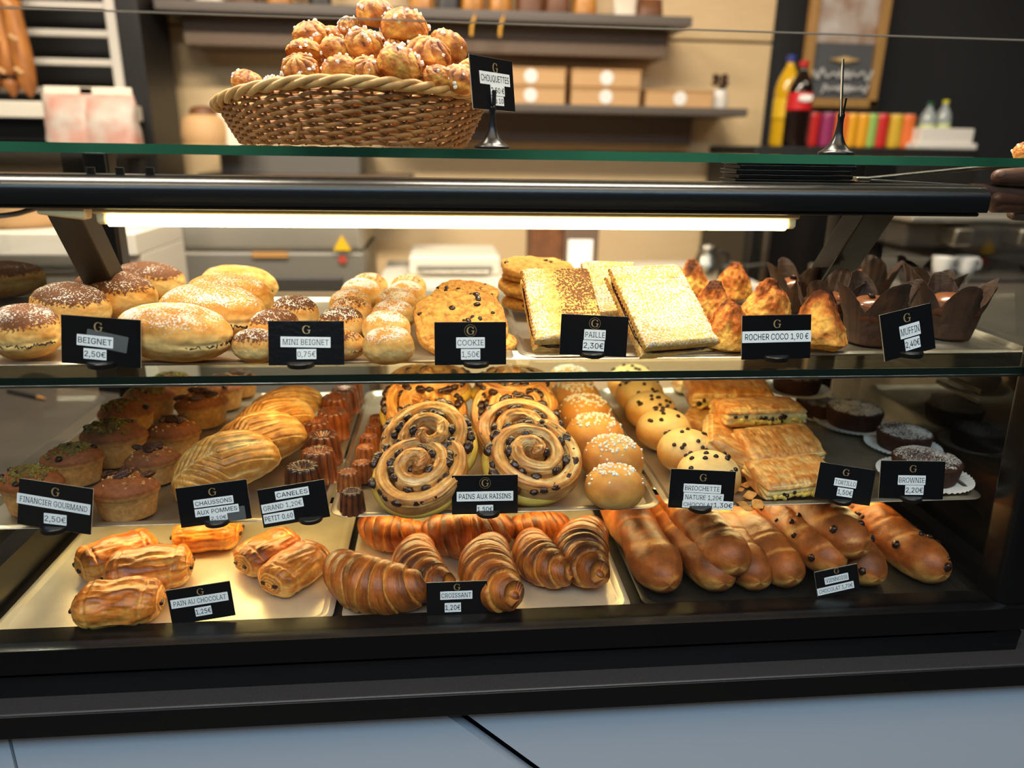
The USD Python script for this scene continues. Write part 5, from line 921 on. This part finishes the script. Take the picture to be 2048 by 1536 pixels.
chq = [('chouquette on the very top of the heap, cut by the picture edge', 754, 26, 84, 1.06, 6, (10, 8, 20)), ('sugar crusted chouquette left of the topmost one', 700, 50, 56, 1.07, 8, (20, 0, 0)), ('broad chouquette right below the topmost one', 811, 52, 104, 1.04, 0, (8, 10, 100)), ('chouquette on the left shoulder of the heap, on top of a hollow one', 620, 68, 78, 1.06, 1, (0, -10, 60)), ('tilted chouquette showing its hollow underside', 611, 96, 80, 1.03, 7, (-16, 4, 0)),
       ('sugared chouquette in the middle of the heap below the top two', 729, 84, 78, 1.02, 2, (30, 0, 30)), ('yellow streaked chouquette right of the broad one', 898, 94, 82, 1.05, 6, (0, 30, 40)), ('browned chouquette at the right upper side', 858, 104, 92, 1.01, 3, (25, 12, 10)), ('streaked yellow chouquette at the left above the rim', 597, 136, 78, .98, 4, (38, -8, 0)), ('small browned chouquette between the hollow one and the middle', 674, 98, 66, 1.03, 5, (20, 0, 120)),
       ('sugared chouquette at the left of the centre above the rim', 679, 140, 82, .97, 0, (35, 0, 200)), ('pale sugared chouquette in the centre above the rim', 736, 137, 70, .97, 1, (40, 6, 10)), ('large browned chouquette with a smooth patch right of the centre', 802, 128, 92, .965, 2, (30, 14, 90)), ('dark chouquette touching the rim at the right', 872, 152, 66, .965, 3, (20, 0, 250)), ('sugared chouquette low at the right beside the rim', 920, 158, 76, .97, 5, (20, 20, 0)),
       ('chouquette tipped on edge at the right end of the heap', 946, 146, 56, 1.0, 7, (60, 60, 0)), ('chouquette at the left end of the basket', 500, 166, 70, 1.03, 4, (16, -14, 140)), ('small brown chouquette beside the one at the left end', 548, 164, 46, 1.02, 8, (10, 0, 60)), ('crusted chouquette fragment left of the centre on the rim', 622, 158, 50, .985, 8, (0, 0, 200)), ('small yellow chouquette fragment at the rim, left', 582, 174, 40, .985, 6, (20, 0, 90)),
       ('chouquette peeping out between the centre and the right ones', 790, 92, 50, 1.03, 3, (0, 0, 40)), ('chouquette half hidden behind the left sugared ones', 664, 70, 52, 1.1, 5, (0, 0, 70))]
for lab, px, py, w, Y, k, R in chq: put(vs[k], 'chouquette', lab, 'chouquette', px, py, w=w, R=R, Y=Y)
for j, (px, py, Y) in enumerate([(660, 120, 1.07), (720, 120, 1.09), (790, 120, 1.09), (850, 130, 1.08), (760, 90, 1.1), (600, 150, 1.08), (900, 150, 1.08)]):
    put(vs[j % 6], 'chouquette', 'chouquette buried inside the heap, ' + ['behind the left sugared ones', 'below the middle one', 'behind the large browned one', 'behind the browned one at the right', 'below the broad one', 'behind the streaked yellow one', 'behind the right end ones'][j], 'chouquette', px, py, w=80, Y=Y)
put(vs[0], 'chouquette', 'orange pastry on the glass top at the right picture edge', 'pastry', 2056, 300, w=66, Y=.96)

# ================================================================ price signs
from shapely import union_all, affinity, box as sbox
from shapely.geometry import Point
def text_shape(s, h, serif=False, width=None):
    """lettering as a flat outline, h tall, centred; serif adds slabs to the stems; width squeezes it to fit"""
    m = meshkit.text_mesh(s, 0.7, 0.1); f = m.faces[m.face_normals[:, 2] > .9]; v = m.vertices[:, :2] / 0.7
    g = union_all([Polygon(v[q]) for q in f]).buffer(.004)
    g = g.simplify(.006)
    if serif:
        g = g.buffer(-.012, 2); add = []
        for y0, y1 in ((0, .05), (.95, 1.0)):
            cut = g.intersection(sbox(-1, y0 - .02 if y0 == 0 else y0, 99, y1 + .02))
            for c in getattr(cut, 'geoms', [cut]):
                if c.is_empty: continue
                b = c.bounds
                if b[2] - b[0] < .24: add.append(sbox(b[0] - .09, y0, b[2] + .09, y1))
        g = union_all([g] + add).simplify(.006)
    x0, y0, x1, y1 = g.bounds; g = affinity.translate(g, -(x0 + x1) / 2, -.5); k = h if width is None else min(h, width / (x1 - x0))
    return affinity.scale(g, min(width / (x1 - x0), h * 1.15) if width else h, h, origin=(0, 0))
def logo_shape(h, ringed):
    o = affinity.scale(Point(0, 0).buffer(.5, 24), .94, 1); i = affinity.translate(affinity.scale(Point(0, 0).buffer(.44, 24), .72, 1), .03, 0)
    g = o.difference(i).difference(sbox(.12, -.06, .7, .24)); g = union_all([g, sbox(.26, -.44, .38, -.02), sbox(.10, -.06, .5, 0), sbox(.33, .18, .38, .46)])
    if ringed: g = union_all([g, Point(0, 0).buffer(.74, 32).difference(Point(0, 0).buffer(.705, 32))])
    return affinity.scale(g, h, h, origin=(0, 0))
def flat(g, y0, th, cx, cz, roll=0):
    """outline put upright in the xz plane, its face at y0, th thick towards the viewer"""
    g = affinity.rotate(g, -roll, origin=(0, 0)).buffer(0)
    m = cat([trimesh.creation.extrude_polygon(q, th, engine='earcut') for q in getattr(g, 'geoms', [g]) if q.area > 2e-9]); v = m.vertices
    return np.c_[v[:, 0] + cx, y0 - v[:, 2], v[:, 1] + cz], np.array(m.faces)
def sign_parts(w, h, strips, logo=(.5, .2), ringed=False, glare=False, tape=None):
    parts = [P_('card', (lambda q: (q.vertices + (0, 0, h / 2), q.faces))(rbox((0, 0, 0), (w, .0014, h), .0006, seg=2)), 'card_glare' if glare else 'card', smooth=25),
             P_('card_backing', (lambda q: (q.vertices + (0, .0011, h / 2), q.faces))(box((0, 0, 0), (w * .998, .0007, h * .998))), 'card_core', smooth=False)]
    y = -.0008
    if tape: parts.append(P_('clear_tape', flat(sbox(-tape[2] * w / 2, -tape[3] * h / 2, tape[2] * w / 2, tape[3] * h / 2).buffer(.001), -.0007, .00012, (tape[0] - .5) * w, (1 - tape[1]) * h, tape[4]), 'tape', smooth=False))
    for k, (s, cx, cy, sw, sh, serif, roll) in enumerate(strips):
        X, Zc = (cx - .5) * w, (1 - cy) * h; a, b = sw * w / 2, sh * h / 2; parts.append(P_('paper_strip', flat(sbox(-a, -b, a, b).buffer(-.0006).buffer(.0006), y - .00012 * k, .0002, X, Zc, roll), 'paper_strip', smooth=False))
        parts.append(P_('lettering', under=len(parts) - 1, mesh= flat(text_shape(s, sh * h * .52, serif, sw * w * .92), y - .00012 * k - .0002, .00012, X, Zc, roll), mat_='ink', smooth=False))
    if logo: parts.append(P_('logo', flat(logo_shape(h * .19, ringed), -.0007, .00015, (logo[0] - .5) * w, (1 - logo[1]) * h), 'gold', smooth=False))
    return parts
def puck(w, dx=0.0, r=.0148):
    return P_('holder', lathe([(0, -.0005), (r, -.0005), (r + .0005, .0008), (r + .0005, .0042), (r - .0006, .0053), (0, .0053)], 40), 'puck', smooth=30), dx
def sign(label, px, py, wpx, z, strips, R=(-12, 0, 0), aspect=.6, w=.082, dx=0.0, lift=.0015, holder=True, **k):
    h = w * aspect; parts = sign_parts(w, h, strips, **k); it = Item(parts); it.V = parts[0]['mesh'][0]; it.c = np.array([0, 0, h / 2])
    if holder:
        p, _ = puck(w); v = p['mesh'][0] @ rot(*R) ; v = (p['mesh'][0] + np.array([0, -.001, 0])) @ rot(-R[0], 0, 0).T @ rot(0, -R[1], 0).T; p['mesh'] = (v + np.array([dx * w, .0055, .0]), p['mesh'][1]); it.parts.append(p)
    return put(it, 'price_sign', 'black price sign reading ' + label, 'sign', px, py, z, wpx, R, lift=lift)
z = Z1 + .004
sign('BEIGNET 2,50€ in front of the dusted buns', 202, 683, 160, z, [('BEIGNET', .43, .5, .46, .23, 0, 2), ('2,50€', .43, .77, .29, .22, 0, 1)], (-10, 2.5, -8), logo=(.47, .2), tape=(.58, .48, .5, .3, 8))
sign('MINI BEIGNET 0,75€, glossy with glare', 613, 686, 153, z, [('MINI BEIGNET', .49, .48, .66, .24, 1, 1), ('0,75€', .5, .75, .26, .23, 1, 0)], (-16, .8, 2), glare=True, dx=-.08)
sign('COOKIE 1,50€ before the cookies', 941, 687, 144, z, [('COOKIE', .5, .48, .4, .25, 1, 0), ('1,50€', .5, .75, .27, .25, 1, 0)], (-12, 0, 0), ringed=True, dx=.08)
sign('PAILLE 2,30€ between the jam slices', 1188, 671, 139, z, [('PAILLE', .51, .48, .32, .25, 1, 0), ('2,30€', .5, .75, .32, .26, 0, 1)], (-10, 2.2, -3), ringed=True)
sign('ROCHER COCO 1,90 € before the coconut rocks', 1553, 674, 140, z, [('ROCHER COCO 1,90 €', .5, .49, 1.0, .26, 0, 0)], (-12, 0, 3))
sign('MUFFIN 2,40€, turned sideways', 1816, 664, 112, z, [('MUFFIN', .53, .47, .4, .28, 1, -2), ('2,40€', .55, .76, .3, .25, 0, -2)], (-12, -9, 12), logo=(.5, .19), glare=True, aspect=.76, w=.066)
z = Z2 + .004
sign('FINANCIER GOURMAND 2,50€', 110, 1013, 152, z, [('FINANCIER GOURMAND', .485, .44, 1.0, .23, 1, 1), ('2,50€', .52, .77, .31, .23, 1, -2)], (-12, 4.5, -12), logo=(.5, .18))
sign('CHAUSSONS AUX POMMES 2,10€', 428, 1007, 153, z, [('CHAUSSONS', .5, .45, .56, .2, 0, 0), ('AUX POMMES', .53, .68, .62, .2, 0, 0), ('2,10€', .54, .86, .25, .16, 0, 0)], (-12, -4.2, 6), logo=(.5, .2), tape=(.76, .82, .3, .3, 0))
sign('CANELES GRAND 1,20€ PETIT 0,60', 588, 1007, 146, z, [('CANELES', .5, .22, .5, .22, 0, 0), ('GRAND 1,20€', .33, .5, .62, .23, 1, -1), ('PETIT 0,60', .25, .78, .45, .24, 0, 0)], (-12, -6.2, 6), logo=None, dx=.2)
z = Z2 + .0065
sign('PAINS AUX RAISINS 1,50€', 970, 989, 132, z, [('PAINS AUX RAISINS', .5, .54, .86, .25, 0, 0), ('1,50€', .5, .87, .25, .21, 0, 0)], (-12, .5, 0), logo=(.5, .2), ringed=True, dx=.05)
z = Z2 + .004
sign('BRIOCHETTE NATURE 1,20€ CHOCOLAT 1,30€', 1404, 979, 136, z, [('BRIOCHETTE', .5, .47, .58, .22, 1, 0), ('NATURE 1,20€', .53, .7, .62, .22, 1, 0), ('CHOCOLAT', .46, .89, .5, .18, 1, 0), ('1,30€', .84, .88, .31, .22, 0, 0)], (-12, 3, -3), logo=(.5, .19))
sign('TORTILLO 1,50€, turned with a silvery glare', 1690, 968, 124, z, [('TORTILLO', .5, .47, .4, .22, 1, 0), ('1,50€', .52, .73, .28, .24, 0, 0)], (-14, 6.5, -10), aspect=.66, glare=True, logo=(.48, .18))
sign('BROWNIE 2,20€', 1824, 960, 134, z, [('BROWNIE', .49, .5, .43, .25, 1, 0), ('2,20€', .54, .76, .29, .25, 0, 0)], (-12, 0, -5))
z = Z3 + .004
sign('PAIN AU CHOCOLAT 1,25€', 402, 1206, 139, z, [('PAIN AU CHOCOLAT', .49, .41, .9, .25, 1, 0), ('1,25€', .52, .73, .26, .25, 0, -1)], (-10, -5.5, 4), logo=(.52, .17), holder=False)
sign('CROISSANT 1,20€', 914, 1198, 122, z, [('CROISSANT', .49, .38, .53, .24, 1, 0), ('1,20€', .43, .73, .27, .27, 0, 0)], (-10, 0, 0), logo=(.5, .15), holder=False)
sign('VIENNOISE CHOCOLAT 1,70€ among the milk breads', 1675, 1163, 92, z, [('VIENNOISE', .48, .38, .56, .26, 1, -1), ('CHOCOLAT 1,70€', .43, .72, .86, .26, 1, -1)], (-10, -11, 0), aspect=.66, logo=(.5, .1), holder=False, w=.06)
# signs standing on the glass top, in bell-footed clips
def stand_sign(label, px_base, py_base, Y, yaw, h_card, strips, back=False):
    b = ony(px_base, py_base, Y); o = W((b[0], Y, -.0050)); t = xf('sign_stand', o, rot(0, 0, yaw)); tag(t, label, 'sign')
    obj('foot', lathe(spl([(0, 0), (.021, 0), (.0215, .002), (.016, .006), (.009, .014), (.0048, .026), (.0036, .040), (.0042, .046), (.0038, .048), (.0, .049)], 60), 40), 'puck', t)
    for s in (-1, 1): obj('clip_jaw', bar((0, s * .0018, .044), (0, s * .0028, .066), .007, .0022, (0, 1, 0), .001), 'puck', t, smooth=25)
    w = h_card / .66
    for p in sign_parts(w, h_card, strips, logo=(.56, .19)):
        v = np.asarray(p['mesh'][0]) @ rot(-6, 0, 0).T + (0.006, 0, .044); q = obj(p['name'], (v, p['mesh'][1]), p['mat'], t if p['under'] is None else last, smooth=p['smooth']); last = q
stand_sign('black sign reading CHOUQUETTES 2,50 € les 10 on a bell-shaped foot beside the basket', 984, 297, .93, 52, .058, [('CHOUQUETTES', .54, .4, .72, .24, 0, 0), ('2,50 €', .58, .62, .34, .2, 0, 0), ('les 10', .56, .82, .3, .18, 0, 0)])
stand_sign('sign seen edge-on in a black bell-footed clip at the right of the glass top', 1672, 306, .92, 62.5, .062, [('1,50 €', .5, .5, .4, .2, 0, 0)], True)
# black stack below the glass top and serving tongs beside it
x0, x1, z0, z1 = rect(1470, 366, 1716, 322, .905)
t = xf('sign_stack', W(((x0 + x1) / 2, .93, z0))); tag(t, 'stack of spare black cards under the glass top, right side', 'cards'); oS = W(((x0 + x1) / 2, .93, z0)); n = 5
for k in range(n):
    zz = z0 + (z1 - z0) * k / n; obj('card', loc(wbox((x0 + .004 * (k % 2), .905, zz), (x1 - .003 * (k % 3), .96, zz + (z1 - z0) / n - .0008), .0008), oS), 'card', t, smooth=25)

# steel tongs and the hand that holds them, reaching in from the right behind the rail
HY = .955
t = xf('serving_tongs', W(ony(1716, 358, HY))); tag(t, 'steel serving tongs held out from the right picture edge above the rail', 'tongs'); oT = W(ony(1716, 358, HY))
for (x1, y1, yy) in ((2075, 322, HY), (2075, 328, HY + .012), (2000, 374, HY)):
    obj('arm', bar((0, 0, 0), W(ony(x1, y1, yy)) - oT, .013, .0026, (0, 0, 1), .001), 'steel', t, smooth=25)
obj('hinge', rbox((.004, 0, 0), (.02, .016, .006), .002), 'steel', t, smooth=25)
import manifold3d as m3
mat('skin_dark', S(92, 60, 46), .5, noise=(60, S(78, 48, 36)), bump=(500, .0003)); mat('nail', S(150, 112, 96), .3); mat('sleeve', S(30, 32, 40), .8)
def chain(js):
    out = []
    for (a, ra), (b, rb) in zip(js[:-1], js[1:]):
        sp = [m3.Manifold.sphere(r, 24).translate(tuple(map(float, p))) for p, r in ((a, ra), (b, rb))]; out.append(m3.Manifold.batch_hull(sp))
    return out
def hp(x, y, Y): return W(ony(x, y, Y))
palm = hp(2150, 400, HY + .03); oH = palm
fing = [[(hp(2135, 372, HY + .01), .013), (hp(2050, 352, HY - .012), .0115), (hp(1998, 353, HY - .016), .0095)],                          # thumb on top of the tongs
        [(hp(2120, 388, HY + .02), .0115), (hp(2040, 386, HY), .0095), (hp(1985, 381, HY - .006), .0085), (hp(1942, 377, HY - .008), .0072)],     # index along the lower arm
        [(hp(2125, 404, HY + .03), .0115), (hp(2048, 398, HY + .004), .0098), (hp(1992, 398, HY - .012), .0088), (hp(1984, 404, HY - .004), .008)],
        [(hp(2130, 420, HY + .04), .011), (hp(2058, 412, HY + .012), .0092), (hp(1994, 413, HY - .008), .0083), (hp(1988, 414, HY), .0075)],
        [(hp(2140, 436, HY + .05), .0095), (hp(2080, 432, HY + .025), .008), (hp(2030, 430, HY + .012), .007), (hp(2024, 428, HY + .018), .0065)]]
solid = []
for c in fing: solid += chain([(p - oH, r) for p, r in c])
solid.append(m3.Manifold.batch_hull([m3.Manifold.sphere(.012, 24).translate(tuple(map(float, c[0][0] - oH))) for c in fing] + [m3.Manifold.sphere(.02, 24).translate((.035, .03, -.012)), m3.Manifold.sphere(.02, 24).translate((.035, .035, .012))]))
solid += chain([(np.array([.035, .033, 0.0]), .026), (np.array([.10, .06, .0]), .027), (np.array([.22, .14, .0]), .036)])
hand = m3.Manifold.batch_boolean(solid, m3.OpType.Add).refine_to_length(.004).to_mesh()
hm = trimesh.Trimesh(hand.vert_properties[:, :3], hand.tri_verts); trimesh.smoothing.filter_taubin(hm, iterations=8)
t = xf('person', oH); tag(t, "person's hand reaching in from the right edge, gripping the steel tongs", 'person')
obj('hand', (hm.vertices, hm.faces), 'skin_dark', t)
v = hp(2000, 347.5, HY - .024) - oH; q = trimesh.creation.icosphere(subdivisions=3); obj('thumb_nail', (q.vertices * (.006, .003, .0045) + v, q.faces), 'nail', t)
obj('sleeve', tube([(.12, .074, 0), (.17, .105, 0), (.30, .19, 0)], np.array([.037, .04, .048]), 24), 'sleeve', t)
